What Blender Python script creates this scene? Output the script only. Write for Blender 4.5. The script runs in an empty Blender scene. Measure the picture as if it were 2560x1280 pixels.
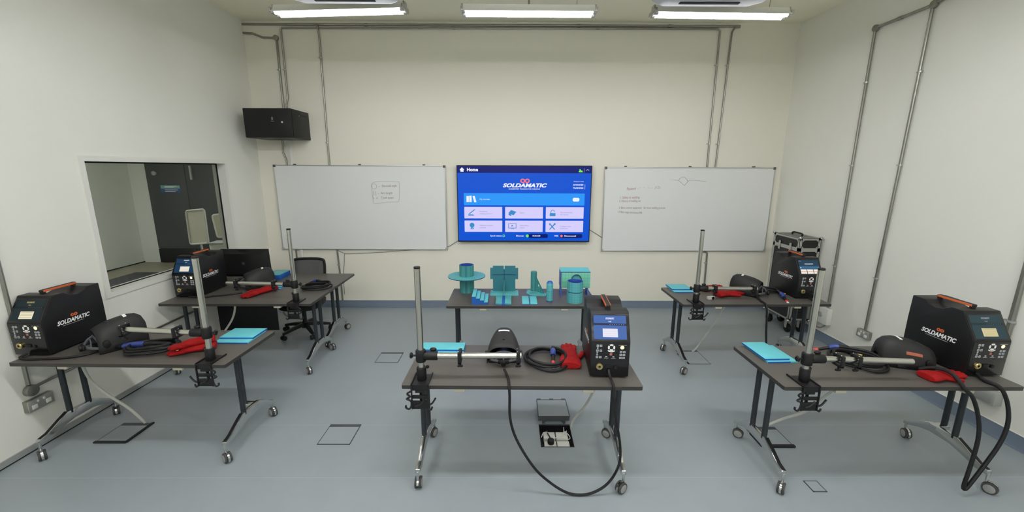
import bpy, bmesh, math, random
from mathutils import Matrix, Vector, Quaternion
random.seed(7)
PI = math.pi
S = bpy.context.scene
COL = S.collection

# ------------------------------------------------------------------ camera, world, exposure
F, PITCH, YAW, ROLL, CAMZ = 1032.87, .2087, .005, .0034, 2.0553
cy_, sy_ = math.cos(YAW), math.sin(YAW)
r_ = Vector((cy_, -sy_, 0)); fh_ = Vector((sy_, cy_, 0)); zz_ = Vector((0, 0, 1))
fw_ = math.cos(PITCH)*fh_ - math.sin(PITCH)*zz_
up_ = math.sin(PITCH)*fh_ + math.cos(PITCH)*zz_
R_ = math.cos(ROLL)*r_ + math.sin(ROLL)*up_
U_ = -math.sin(ROLL)*r_ + math.cos(ROLL)*up_
cam = bpy.data.cameras.new('camera'); cam.sensor_width = 36; cam.lens = F/2560*36
cam.clip_start = .02; cam.clip_end = 60
camo = bpy.data.objects.new('camera', cam); COL.objects.link(camo)
camo.matrix_world = Matrix(((R_.x, U_.x, -fw_.x, 0), (R_.y, U_.y, -fw_.y, 0), (R_.z, U_.z, -fw_.z, CAMZ), (0, 0, 0, 1)))
S.camera = camo
w = bpy.data.worlds.new('world'); S.world = w; w.use_nodes = True
w.node_tree.nodes['Background'].inputs[0].default_value = (.5, .5, .5, 1)
w.node_tree.nodes['Background'].inputs[1].default_value = .0
vs = S.view_settings
vs.view_transform = 'Standard'; vs.look = 'None'; vs.gamma = 1; vs.use_curve_mapping = False
vs.exposure = 0.0
TUBE_FRONT, TUBE_SECOND, TUBE_REST = 24.0, 92.0, 64.0
try:
    S.cycles.use_denoising = True
    S.cycles.max_bounces = 10
    S.cycles.diffuse_bounces = 7
    S.cycles.sample_clamp_indirect = 4
except Exception:
    pass

# ------------------------------------------------------------------ materials
def lin(c):
    c = c/255
    return c/12.92 if c <= .04045 else ((c+.055)/1.055)**2.4
def rgb(r, g, b): return (lin(r), lin(g), lin(b), 1)
def nt(name):
    m = bpy.data.materials.new(name); m.use_nodes = True
    return m, m.node_tree.nodes, m.node_tree.links, m.node_tree.nodes['Principled BSDF']
def mat(name, col, rough=.5, metal=0, noise=0, nscale=40, spec=.5, bump=0, coat=0, stretch=None, nrough=0):
    m, n, l, b = nt(name)
    b.inputs['Base Color'].default_value = col; b.inputs['Roughness'].default_value = rough
    b.inputs['Metallic'].default_value = metal; b.inputs['Specular IOR Level'].default_value = spec
    b.inputs['Coat Weight'].default_value = coat
    tc = n.new('ShaderNodeTexCoord'); nz = n.new('ShaderNodeTexNoise')
    nz.inputs['Scale'].default_value = nscale; nz.inputs['Detail'].default_value = 4
    src = tc.outputs['Object']
    if stretch:
        mp = n.new('ShaderNodeMapping'); mp.inputs['Scale'].default_value = stretch
        l.new(src, mp.inputs[0]); src = mp.outputs[0]
    l.new(src, nz.inputs['Vector'])
    if noise:
        mx = n.new('ShaderNodeMix'); mx.data_type = 'RGBA'
        mx.inputs[6].default_value = tuple(max(0, x*(1-noise)) for x in col[:3])+(1,)
        mx.inputs[7].default_value = tuple(min(1, x*(1+noise)) for x in col[:3])+(1,)
        l.new(nz.outputs[0], mx.inputs[0]); l.new(mx.outputs[2], b.inputs['Base Color'])
    if nrough:
        mr = n.new('ShaderNodeMapRange'); mr.inputs[3].default_value = rough-nrough; mr.inputs[4].default_value = rough+nrough
        l.new(nz.outputs[0], mr.inputs[0]); l.new(mr.outputs[0], b.inputs['Roughness'])
    if bump:
        bp = n.new('ShaderNodeBump'); bp.inputs['Strength'].default_value = bump; bp.inputs['Distance'].default_value = .004
        l.new(nz.outputs[0], bp.inputs['Height']); l.new(bp.outputs[0], b.inputs['Normal'])
    return m
def emit(name, col, st):
    m, n, l, b = nt(name)
    b.inputs['Base Color'].default_value = (0, 0, 0, 1); b.inputs['Roughness'].default_value = .3
    b.inputs['Specular IOR Level'].default_value = .2
    b.inputs['Emission Color'].default_value = col; b.inputs['Emission Strength'].default_value = st
    return m
def gridmat(name, c1, c2, line, scale, off=(.013, .017, .011), lw=.07):
    m, n, l, b = nt(name); b.inputs['Roughness'].default_value = .45
    tc = n.new('ShaderNodeTexCoord'); mp = n.new('ShaderNodeMapping')
    mp.inputs['Location'].default_value = off; l.new(tc.outputs['Object'], mp.inputs[0])
    sp = n.new('ShaderNodeSeparateXYZ'); l.new(mp.outputs[0], sp.inputs[0])
    last = None
    for k in range(3):
        a = n.new('ShaderNodeMath'); a.operation = 'MULTIPLY'; a.inputs[1].default_value = scale
        l.new(sp.outputs[k], a.inputs[0])
        f = n.new('ShaderNodeMath'); f.operation = 'FRACT'; l.new(a.outputs[0], f.inputs[0])
        g = n.new('ShaderNodeMath'); g.operation = 'LESS_THAN'; g.inputs[1].default_value = lw; l.new(f.outputs[0], g.inputs[0])
        if last is None: last = g.outputs[0]
        else:
            x = n.new('ShaderNodeMath'); x.operation = 'MAXIMUM'; l.new(last, x.inputs[0]); l.new(g.outputs[0], x.inputs[1]); last = x.outputs[0]
    nz = n.new('ShaderNodeTexNoise'); nz.inputs['Scale'].default_value = 9; l.new(tc.outputs['Object'], nz.inputs['Vector'])
    m1 = n.new('ShaderNodeMix'); m1.data_type = 'RGBA'; m1.inputs[6].default_value = c1; m1.inputs[7].default_value = c2
    l.new(nz.outputs[0], m1.inputs[0])
    m2 = n.new('ShaderNodeMix'); m2.data_type = 'RGBA'; m2.inputs[7].default_value = line
    l.new(m1.outputs[2], m2.inputs[6]); l.new(last, m2.inputs[0]); l.new(m2.outputs[2], b.inputs['Base Color'])
    return m

M = {}
M['wall'] = mat('wall_paint', rgb(232, 231, 222), .75, noise=.015, nscale=3, spec=.25, bump=.06)
M['wall_back'] = mat('wall_back_paint', rgb(228, 225, 211), .75, noise=.015, nscale=3, spec=.25, bump=.06)
M['ceiling'] = mat('ceiling_paint', rgb(246, 242, 222), .8, noise=.02, nscale=3, spec=.2)
M['seam'] = mat('floor_seam', rgb(168, 177, 183), .4)
M['floor'] = mat('floor_resin', rgb(148, 156, 160), .34, noise=.06, nscale=5, spec=.45, nrough=.06)
M['skirt'] = mat('skirting_vinyl', rgb(112, 124, 140), .45, noise=.04, nscale=12)
M['skirt_left'] = mat('skirting_grey', rgb(150, 153, 150), .45, noise=.04, nscale=12)
M['gap'] = mat('dark_gap', rgb(22, 22, 24), .8)
M['seal'] = mat('white_seal', rgb(236, 236, 230), .5)
M['top'] = mat('table_laminate', rgb(88, 84, 79), .42, noise=.16, nscale=30, stretch=(1, 9, 9), spec=.4)
M['edge'] = mat('table_edge', rgb(46, 44, 42), .5)
M['post'] = mat('anthracite_post', rgb(42, 47, 51), .38, metal=.3)
M['chrome'] = mat('polished_aluminium', rgb(205, 207, 205), .18, metal=1, noise=.05, nscale=20)
M['bracket'] = mat('cast_aluminium', rgb(190, 190, 184), .4, metal=.8)
M['steel'] = mat('brushed_tube', rgb(196, 195, 186), .26, metal=1, noise=.1, nscale=50, stretch=(8, 8, .4))
M['pad'] = mat('beige_pad', rgb(176, 172, 152), .6)
M['wheelgrey'] = mat('wheel_grey', rgb(150, 150, 146), .5)
M['tyre'] = mat('tyre_dark', rgb(58, 58, 58), .7)
M['black'] = mat('black_plastic', rgb(17, 17, 18), .5, noise=.1, nscale=60, spec=.35)
M['blackmetal'] = mat('black_coated_metal', rgb(20, 20, 21), .42, noise=.12, nscale=80, spec=.35)
M['case'] = mat('black_powder_coat', rgb(22, 22, 23), .42, noise=.1, nscale=90, spec=.35)
M['casefront'] = mat('gloss_black_panel', rgb(17, 17, 19), .22, spec=.5)
M['rubber'] = mat('black_rubber', rgb(20, 20, 21), .55, noise=.1, nscale=30, spec=.35)
M['shell'] = mat('matt_black_shell', rgb(36, 36, 36), .6, spec=.35, noise=.06, nscale=60, bump=.05)
M['strap'] = mat('grey_harness', rgb(74, 76, 82), .4)
M['orange'] = mat('orange_plastic', rgb(208, 98, 50), .45)
M['copper'] = mat('copper_stripe', rgb(170, 92, 66), .45)
M['white'] = mat('white_print', rgb(238, 238, 236), .5)
M['whiteplastic'] = mat('white_plastic', rgb(225, 225, 218), .4, noise=.03, nscale=20)
M['grey'] = mat('grey_plastic', rgb(160, 162, 158), .5)
M['key'] = mat('key_print', rgb(172, 176, 180), .5)
M['brass'] = mat('brass', rgb(206, 190, 136), .28, metal=1)
M['red'] = mat('red_leather', rgb(146, 12, 14), .8, spec=.25, noise=.3, nscale=25, bump=.5)
M['redcap'] = mat('red_plastic', rgb(192, 58, 62), .4)
M['blueg'] = mat('blue_grip', rgb(44, 62, 132), .3)
M['cyan'] = mat('cyan_coat', rgb(96, 190, 200), .5, noise=.1, nscale=14)
M['bluecoat'] = mat('blue_coat', rgb(24, 88, 172), .45, noise=.08, nscale=14)
M['navy'] = mat('navy_bore', rgb(44, 72, 160), .45)
M['weld'] = mat('dark_weld', rgb(24, 66, 104), .45)
M['teal'] = gridmat('teal_grid', rgb(70, 158, 170), rgb(98, 178, 168), rgb(52, 126, 152), 40)
M['tealfine'] = gridmat('teal_fine_grid', rgb(64, 140, 142), rgb(78, 152, 138), rgb(44, 112, 124), 64, lw=.14)
M['tealgreen'] = gridmat('green_teal_grid', rgb(90, 180, 180), rgb(132, 204, 140), rgb(72, 158, 170), 30)
M['alu'] = mat('conduit_galvanised', rgb(150, 149, 141), .36, metal=.85, noise=.12, nscale=30)
M['cream'] = mat('cream_frame', rgb(226, 226, 218), .45)
M['board'] = mat('whiteboard_enamel', rgb(222, 223, 221), .22, noise=.01, nscale=2, spec=.5)
M['boardframe'] = mat('whiteboard_frame', rgb(184, 186, 184), .35, metal=.5)
M['boardcap'] = mat('whiteboard_cap', rgb(84, 84, 84), .5)
M['inkred'] = mat('marker_red', rgb(160, 112, 116), .8)
M['inkgrey'] = mat('marker_grey', rgb(150, 152, 152), .8)
M['inkdark'] = mat('marker_dark', rgb(128, 108, 116), .8)
M['mesh'] = mat('chair_mesh', rgb(88, 88, 86), .8, noise=.25, nscale=400)
M['doorgrey'] = mat('door_dark_grey', rgb(52, 54, 54), .5, noise=.04, nscale=6)
M['doorkick'] = mat('door_kick_plate', rgb(24, 25, 25), .5)
M['nextfloor'] = mat('next_room_floor', rgb(146, 140, 122), .45, noise=.06, nscale=4)
M['nextwall'] = mat('next_room_wall', rgb(214, 218, 212), .8)
M['desk'] = mat('black_desk', rgb(12, 12, 12), .65, noise=.15, nscale=20, spec=.15)
M['paper'] = mat('paper_cream', rgb(214, 212, 190), .8, noise=.05, nscale=6)
M['signblue'] = mat('sign_blue', rgb(40, 74, 120), .5)
M['signgreen'] = mat('sign_green', rgb(110, 160, 150), .5)
M['lampwhite'] = mat('lamp_white_enamel', rgb(236, 236, 230), .4)
M['acpanel'] = mat('cassette_panel', rgb(196, 198, 206), .45)
M['slot'] = mat('dark_slot', rgb(60, 60, 64), .7)
M['foam'] = mat('flight_case_panel', rgb(20, 20, 21), .5, noise=.1, nscale=50)
M['caselid'] = mat('case_lid_grey', rgb(96, 96, 92), .5)
M['lid'] = mat('floor_box_lid', rgb(147, 155, 159), .4, noise=.04, nscale=8)
M['lidframe'] = mat('floor_box_trim', rgb(70, 72, 76), .5)
M['cable_white'] = mat('white_conduit', rgb(188, 190, 180), .5)
M['cable_grey'] = mat('grey_cable', rgb(120, 122, 118), .5)
M['tube'] = emit('lamp_tube', (.98, .985, 1.02, 1), TUBE_FRONT)
M['tube_second'] = emit('lamp_tube_second', (.98, .985, 1.02, 1), TUBE_SECOND)
M['tube_rest'] = emit('lamp_tube_rest', (.98, .985, 1.02, 1), TUBE_REST)
m, n, l, b = nt('window_glass')
b.inputs['Base Color'].default_value = (.93, .96, .95, 1); b.inputs['Roughness'].default_value = 0.0
b.inputs['IOR'].default_value = 1.18
b.inputs['Transmission Weight'].default_value = 1
M['glass'] = m

# ------------------------------------------------------------------ mesh building
def T(x=0, y=0, z=0): return Matrix.Translation((x, y, z))
def RX(a): return Matrix.Rotation(a, 4, 'X')
def RY(a): return Matrix.Rotation(a, 4, 'Y')
def RZ(a): return Matrix.Rotation(a, 4, 'Z')
def spline(pts, n=6, closed=False):
    P = [Vector(p) for p in pts]; out = []; N = len(P)
    for i in range(N if closed else N-1):
        if closed: a, b_, c, d = P[i-1], P[i], P[(i+1) % N], P[(i+2) % N]
        else: a, b_, c, d = P[max(i-1, 0)], P[i], P[i+1], P[min(i+2, N-1)]
        for k in range(n):
            t = k/n
            out.append(.5*((2*b_)+(c-a)*t+(2*a-5*b_+4*c-d)*t*t+(3*b_-a-3*c+d)*t**3))
    if not closed: out.append(P[-1])
    return out
class MB:
    def __init__(s): s.bm = bmesh.new()
    def merge(s, t, X=None):
        if X is not None: t.transform(X)
        me = bpy.data.meshes.new('tmp'); t.to_mesh(me); t.free(); s.bm.from_mesh(me); bpy.data.meshes.remove(me); return s
    def box(s, c, d, bev=0, X=None, seg=2):
        t = bmesh.new(); bmesh.ops.create_cube(t, size=1)
        bmesh.ops.scale(t, vec=d, verts=t.verts)
        if bev: bmesh.ops.bevel(t, geom=list(t.edges), offset=min(bev, min(d)*.49), segments=seg, affect='EDGES', profile=.5)
        bmesh.ops.translate(t, vec=c, verts=t.verts)
        return s.merge(t, X)
    def span(s, a, b_, bev=0, X=None):
        return s.box([(p+q)/2 for p, q in zip(a, b_)], [abs(q-p) for p, q in zip(a, b_)], bev, X)
    def cyl(s, p0, p1, r, r2=None, seg=16, X=None, bev=0):
        p0, p1 = Vector(p0), Vector(p1); d = p1-p0
        t = bmesh.new(); bmesh.ops.create_cone(t, cap_ends=True, segments=seg, radius1=r, radius2=r if r2 is None else r2, depth=d.length)
        if bev:
            es = [e for e in t.edges if len(e.link_faces) == 2 and any(len(f.verts) > 4 for f in e.link_faces)]
            bmesh.ops.bevel(t, geom=es, offset=bev, segments=2, affect='EDGES', profile=.5)
        Q = Vector((0, 0, 1)).rotation_difference(d.normalized()).to_matrix().to_4x4()
        t.transform(Matrix.Translation((p0+p1)/2) @ Q)
        return s.merge(t, X)
    def tube(s, pts, r, seg=8, closed=False, n=6, X=None, flat=1):
        P = spline(pts, n, closed) if n > 1 else [Vector(p) for p in pts]
        t = bmesh.new(); rings = []; N = len(P); up = Vector((0, 0, 1)); prev = None
        for i, p in enumerate(P):
            a = P[i-1] if (i or closed) else p; c = P[(i+1) % N] if (i < N-1 or closed) else p
            d = (c-a).normalized() if (c-a).length > 1e-9 else Vector((0, 0, 1))
            if prev is None:
                u = d.cross(up)
                if u.length < 1e-3: u = d.cross(Vector((1, 0, 0)))
            else: u = prev-d*prev.dot(d)
            u.normalize(); prev = u; v = d.cross(u)
            rr = r(i/(N-1)) if callable(r) else r
            rings.append([t.verts.new(p+u*rr*math.cos(2*PI*k/seg)+v*rr*flat*math.sin(2*PI*k/seg)) for k in range(seg)])
        s._skin(t, rings, closed); return s.merge(t, X)
    def _skin(s, t, rings, closed, cap=True):
        N = len(rings); g = len(rings[0])
        for i in range(N if closed else N-1):
            A, B = rings[i], rings[(i+1) % N]
            for k in range(g): t.faces.new((A[k], A[(k+1) % g], B[(k+1) % g], B[k]))
        if not closed and cap:
            t.faces.new(rings[0][::-1]); t.faces.new(rings[-1])
        bmesh.ops.recalc_face_normals(t, faces=t.faces)
    def loft(s, rings, X=None, cap=True, closed=False):
        t = bmesh.new(); s._skin(t, [[t.verts.new(p) for p in r] for r in rings], closed, cap); return s.merge(t, X)
    def sheet(s, rows, X=None):
        t = bmesh.new(); V = [[t.verts.new(p) for p in r] for r in rows]
        for i in range(len(V)-1):
            for k in range(len(V[0])-1): t.faces.new((V[i][k], V[i][k+1], V[i+1][k+1], V[i+1][k]))
        return s.merge(t, X)
    def lathe(s, prof, seg=32, X=None):
        t = bmesh.new(); rings = [[t.verts.new((max(r, 1e-5)*math.cos(2*PI*k/seg), max(r, 1e-5)*math.sin(2*PI*k/seg), z)) for k in range(seg)] for r, z in prof]
        s._skin(t, rings, False, cap=False)
        bmesh.ops.remove_doubles(t, verts=t.verts, dist=2e-5)
        bmesh.ops.recalc_face_normals(t, faces=t.faces); return s.merge(t, X)
    def prism(s, poly, h, X=None, bev=0, z0=0):
        t = bmesh.new(); A = [t.verts.new((x, y, z0)) for x, y in poly]; B = [t.verts.new((x, y, z0+h)) for x, y in poly]; N = len(poly)
        t.faces.new(A[::-1]); t.faces.new(B)
        for k in range(N): t.faces.new((A[k], A[(k+1) % N], B[(k+1) % N], B[k]))
        bmesh.ops.recalc_face_normals(t, faces=t.faces)
        if bev: bmesh.ops.bevel(t, geom=list(t.edges), offset=bev, segments=2, affect='EDGES', profile=.5)
        return s.merge(t, X)
    def quad(s, pts, X=None):
        t = bmesh.new(); t.faces.new([t.verts.new(p) for p in pts]); return s.merge(t, X)
    def ball(s, c, r, X=None, u=16, v=10):
        t = bmesh.new(); bmesh.ops.create_uvsphere(t, u_segments=u, v_segments=v, radius=1)
        bmesh.ops.scale(t, vec=r if hasattr(r, '__len__') else (r, r, r), verts=t.verts)
        bmesh.ops.translate(t, vec=c, verts=t.verts); return s.merge(t, X)
    def text(s, body, size, X, shear=0, bold=0, align='LEFT', width=None, ext=0.0):
        cu = bpy.data.curves.new('t', 'FONT'); cu.body = body; cu.size = size; cu.shear = shear; cu.offset = bold
        cu.align_x = align; cu.align_y = 'CENTER'; cu.extrude = ext; cu.resolution_u = 3; cu.fill_mode = 'BOTH' if ext else 'FRONT'
        o = bpy.data.objects.new('t', cu); COL.objects.link(o); bpy.context.view_layer.update()
        me = bpy.data.meshes.new_from_object(o.evaluated_get(bpy.context.evaluated_depsgraph_get()))
        t = bmesh.new(); t.from_mesh(me)
        if width and t.verts:
            xs = [v.co.x for v in t.verts]; k = width/(max(xs)-min(xs)); bmesh.ops.scale(t, vec=(k, 1, 1), verts=t.verts)
        bpy.data.objects.remove(o); bpy.data.curves.remove(cu); bpy.data.meshes.remove(me)
        return s.merge(t, X)
    def build(s, name, m, parent=None, ang=35, loc=None):
        me = bpy.data.meshes.new(name); s.bm.to_mesh(me); s.bm.free()
        for p in me.polygons: p.use_smooth = True
        me.set_sharp_from_angle(angle=math.radians(ang))
        me.materials.append(m if not isinstance(m, str) else M[m])
        o = bpy.data.objects.new(name, me); COL.objects.link(o)
        if parent: o.parent = parent
        if loc: o.location = loc
        return o
def tag(o, label=None, cat=None, group=None, kind=None):
    if label: o['label'] = label
    if cat: o['category'] = cat
    if group: o['group'] = group
    if kind: o['kind'] = kind
    return o
def thing(name, label, cat, loc=(0, 0, 0), rz=0, group=None):
    o = bpy.data.objects.new(name, None); COL.objects.link(o); o.empty_display_size = .05
    o.location = loc; o.rotation_euler = (0, 0, rz); return tag(o, label, cat, group)
def copy_tree(o, parent=None):
    c = o.copy(); COL.objects.link(c)
    if parent: c.parent = parent
    for ch in o.children: copy_tree(ch, c)
    return c
def struct(name, mb, m, parent=None):
    o = mb.build(name, m, parent)
    if not parent: o['kind'] = 'structure'
    return o
def infinity(mb, cx, cz, r, X, th=.32, d=.0006):
    for sx in (-1, 1):
        ring = []
        for k in range(20):
            a = 2*PI*k/20; ring.append((cx+sx*r*.86+r*math.cos(a), cz+.85*r*math.sin(a)))
        inner = [(cx+sx*r*.86+(x-cx-sx*r*.86)*(1-th*1.6), cz+(z-cz)*(1-th*1.6)) for x, z in ring]
        t = bmesh.new()
        A = [t.verts.new((x, z, 0)) for x, z in ring]; B = [t.verts.new((x, z, 0)) for x, z in inner]
        for k in range(20): t.faces.new((A[k], A[(k+1) % 20], B[(k+1) % 20], B[k]))
        mb.merge(t, X)
def disc(mb, x, y, r, X, seg=20, a0=0, a1=2*PI, r0=0, z=0):
    n_ = seg; t = bmesh.new()
    A = [t.verts.new((x+r*math.cos(a0+(a1-a0)*k/n_), y+r*math.sin(a0+(a1-a0)*k/n_), z)) for k in range(n_+1)]
    if r0:
        B = [t.verts.new((x+r0*math.cos(a0+(a1-a0)*k/n_), y+r0*math.sin(a0+(a1-a0)*k/n_), z)) for k in range(n_+1)]
        for k in range(n_): t.faces.new((A[k], A[k+1], B[k+1], B[k]))
    else:
        c = t.verts.new((x, y, z))
        for k in range(n_): t.faces.new((A[k], A[k+1], c))
    mb.merge(t, X)
def rect(mb, x0, y0, x1, y1, X, r=0, z=0):
    if r:
        pts = []
        for cx, cy, a in ((x1-r, y1-r, 0), (x0+r, y1-r, PI/2), (x0+r, y0+r, PI), (x1-r, y0+r, 1.5*PI)):
            pts += [(cx+r*math.cos(a+k*PI/8), cy+r*math.sin(a+k*PI/8), z) for k in range(5)]
        mb.quad(pts, X)
    else: mb.quad([(x0, y0, z), (x1, y0, z), (x1, y1, z), (x0, y1, z)], X)
# frames: XF maps local (x right, y up, z toward viewer) onto a plane facing -y / -x / +x
FRONT = RX(PI/2)
def face_minus_x(): return RZ(-PI/2) @ RX(PI/2)
def face_plus_x(): return RZ(PI/2) @ RX(PI/2)

# ------------------------------------------------------------------ room
D, XL, XR, ZC, YB = 5.963, -3.526, 3.834, 3.944, -4.2
WY0, WY1, WZ0, WZ1 = 3.50, 5.235, .965, 2.115
fl = MB()   # floor with cut-outs for the two open floor boxes is kept whole; the wells sit in shallow recesses
HX0, HX1, HY0, HY1 = .238, .490, 2.748, 3.03     # open floor box well
for (x0, y0, x1, y1) in ((XL, YB, XR, HY0), (XL, HY1, XR, D), (XL, HY0, HX0, HY1), (HX1, HY0, XR, HY1)):
    fl.quad([(x0, y0, 0), (x1, y0, 0), (x1, y1, 0), (x0, y1, 0)])
struct('floor', fl, 'floor')
struct('ceiling', MB().span((XL, YB, ZC), (XR, D, ZC+.15)), 'ceiling')
struct('wall_back', MB().span((XL-.15, D, 0), (XR+.15, D+.15, ZC)), 'wall_back')
struct('wall_right', MB().span((XR, YB, 0), (XR+.15, D, ZC)), 'wall')
struct('wall_front', MB().span((XL-.15, YB-.15, 0), (XR+.15, YB, ZC)), 'wall')
wl = MB()
wl.span((XL-.15, YB, 0), (XL, WY0, ZC)); wl.span((XL-.15, WY1, 0), (XL, D, ZC))
wl.span((XL-.15, WY0, 0), (XL, WY1, WZ0)); wl.span((XL-.15, WY0, WZ1), (XL, WY1, ZC))
struct('wall_left', wl, 'wall')
def skirting(name, a, b_, nrm, m, h, cove):
    a, b_, nrm = Vector(a), Vector(b_), Vector(nrm); mb = MB(); rows = []
    for q, z in ((.004, h), (.006, cove), (cove*.35, cove*.3), (cove, .002)):
        rows.append([a+nrm*q+Vector((0, 0, z)), b_+nrm*q+Vector((0, 0, z))])
    mb.sheet(rows); return struct(name, mb, m)
def seal(name, a, b_, m, r=.004): return struct(name, MB().tube([a, b_], r, 6, n=1), m)
skirting('baseboard_back', (XL, D, 0), (XR, D, 0), (0, -1, 0), 'skirt', .107, .03)
skirting('baseboard_right', (XR, D, 0), (XR, YB, 0), (-1, 0, 0), 'skirt', .107, .03)
struct('baseboard_left', MB().span((XL, YB, .006), (XL+.012, D, .05)), 'skirt_left')
seal('trim_1', (XL, D-.004, .110), (XR, D-.004, .110), 'seal')
seal('trim_2', (XR-.004, YB, .110), (XR-.004, D, .110), 'seal')
struct('shadow_line_left', MB().span((XL, YB, 0.0005), (XL+.016, D, .007)), 'gap')  # dark strip standing in for the shadow line at the wall foot

struct('trim_4', MB().quad([(XL+.02, 3.018, .0006), (XR-.04, 3.024, .0006), (XR-.04, 3.027, .0006), (XL+.02, 3.021, .0006)]), 'seam')
struct('trim_5', MB().quad([(XL+.02, 2.43, .0006), (XR-.04, 2.436, .0006), (XR-.04, 2.439, .0006), (XL+.02, 2.433, .0006)]), 'seam')

# window in the left wall
win = tag(bpy.data.objects.new('window_1', None), kind='structure'); COL.objects.link(win); win.location = (XL, WY0, WZ0)
fr = MB()
for a, b_ in (((-.15, -.035, -.035), (.012, .012, WZ1-WZ0+.035)), ((-.15, WY1-WY0-.012, -.035), (.012, WY1-WY0+.035, WZ1-WZ0+.035)),
              ((-.15, .012, -.035), (.012, WY1-WY0-.012, .012)), ((-.15, .012, WZ1-WZ0-.012), (.012, WY1-WY0-.012, WZ1-WZ0+.035))):
    fr.span(a, b_)
fr.build('window_frame', 'cream', win)
bd = MB()
for a, b_ in (((-.10, .012, .012), (-.085, .022, 1.138)), ((-.10, 1.713, .012), (-.085, 1.723, 1.138)), ((-.10, .012, .012), (-.085, 1.723, .020)), ((-.10, .012, 1.124), (-.085, 1.723, 1.138))):
    bd.span(a, b_)
bd.build('gasket', 'gap', win)
MB().span((-.095, .02, .018), (-.089, 1.715, 1.132)).build('glass_pane', 'glass', win)

# the dim room behind the window
NX, NY = -8.1, 8.975
struct('floor_next_room', MB().quad([(NX, 1.0, 0), (XL-.15, 1.0, 0), (XL-.15, NY, 0), (NX, NY, 0)]), 'nextfloor')
struct('ceiling_next_room', MB().span((NX, 1.0, 2.9), (XL-.15, NY, 3.0)), 'ceiling')
struct('wall_next_room_far', MB().span((NX-.1, 1.0, 0), (NX, NY, 2.9)), 'nextwall')
struct('wall_next_room_back', MB().span((NX, NY, 0), (XL+.1, NY+.1, 2.9)), 'nextwall')
struct('wall_next_room_front', MB().span((NX, .9, 0), (XL-.15, 1.0, 2.9)), 'nextwall')
struct('wall_next_room_side', MB().span((XL-.15, D+.15, 0), (XL-.05, NY, 2.9)), 'nextwall')
struct('baseboard_next_room', MB().span((NX, 1.0, 0), (NX+.012, NY, .02)), 'gap')
dr = tag(bpy.data.objects.new('door_1', None), kind='structure'); COL.objects.link(dr); dr.location = (-7.7, NY, 0)
MB().span((0, -.05, .32), (.82, 0, 2.135), .004).build('door_leaf', 'doorgrey', dr)
MB().span((.83, -.05, .32), (1.66, 0, 2.135), .004).build('door_leaf', 'doorgrey', dr)
MB().span((0, -.055, .01), (.82, 0, .31), .004).build('kick_plate', 'doorkick', dr)
MB().span((.83, -.055, .01), (1.66, 0, .31), .004).build('kick_plate', 'doorkick', dr)
MB().cyl((.19, -.08, 1.933), (.19, -.05, 1.933), .045).build('door_button', 'grey', dr)
MB().span((.95, -.09, 1.80), (.99, -.05, 2.09), .005).build('door_closer', 'grey', dr)
s_ = MB().span((.27, -.056, 1.525), (.69, -.0505, 1.69)).build('door_sign', 'signblue', dr)
MB().span((.28, -.0585, 1.615), (.68, -.0562, 1.68)).build('sign_band', 'signgreen', s_)
sl = MB()
for k, (zz, wd) in enumerate(((1.66, .26), (1.635, .2), (1.585, .27), (1.55, .22))): sl.span((.36, -.0605, zz-.004), (.36+wd, -.0587, zz+.004))
sl.build('sign_lines', 'white', s_)
# desk and boards seen through the glass
t = thing('desk', 'black desk seen through the glass below the window', 'desk', (-4.76, 3.45, 0))
MB().span((0, 0, .71), (.98, 1.67, .75), .004).build('desktop', 'desk', t)
for px in (.04, .94):
    for py in (.05, 1.62): MB().span((px-.025, py-.025, 0), (px+.025, py+.025, .71)).build('leg', 'desk', t)
def frame_board(label, x, y, z, wd, h, rz, tilt):
    t = thing('display_board', label, 'board', (x, y, .75), rz, 'white framed boards on the desk behind the window')
    X = T(0, 0, z-.75) @ RX(tilt) @ RY(-.10)
    f = MB(); r = .028
    pts = []
    for cx, cz, a in ((wd/2-r, h-r, 0), (-wd/2+r, h-r, PI/2), (-wd/2+r, r, PI), (wd/2-r, r, 1.5*PI)):
        pts += [(cx+r*math.cos(a+k*PI/8), 0, cz+r*math.sin(a+k*PI/8)) for k in range(5)]
    f.tube(pts, .013, 8, closed=True, n=1, X=X); f.build('board_frame', 'whiteplastic', t)
    MB().span((-wd/2+.012, -.004, .012), (wd/2-.012, .006, h-.012), X=X).build('board_sheet', 'paper', t)
    MB().tube([(0, .02, 0), (0, .03, (z-.75)*.5), (0, .012, z-.75+.05)], .012, 8).build('stem', 'whiteplastic', t)
    MB().cyl((0, .02, 0), (0, .02, .015), .09, seg=20).build('base', 'whiteplastic', t)
frame_board('larger white framed board on a stem, in the middle of the window pane', -4.08, 5.36, 1.075, .30, .44, -.25, -.10)
frame_board('smaller white framed board on a stem, by the frame edge of the window', -4.06, 5.88, 1.09, .24, .32, .35, -.05)
t = thing('desk', 'second black desk by the window frame edge, carrying the framed boards', 'desk', (-4.35, 5.15, 0))
MB().span((0, 0, .71), (.62, 1.0, .75), .004).build('desktop', 'desk', t)
for px in (.04, .58):
    for py in (.05, .95): MB().span((px-.025, py-.025, 0), (px+.025, py+.025, .71)).build('leg', 'desk', t)
t = thing('desk_tray', 'flat white tray unit on the desk behind the window', 'tray', (-3.98, 5.66, .75), .1)
MB().span((-.13, -.1, 0), (.13, .10, .285), .01).build('tray_stack', 'whiteplastic', t)
MB().span((-.14, -.12, .288), (.14, .11, .302), .004).build('tray_lid', 'grey', t)
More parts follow.
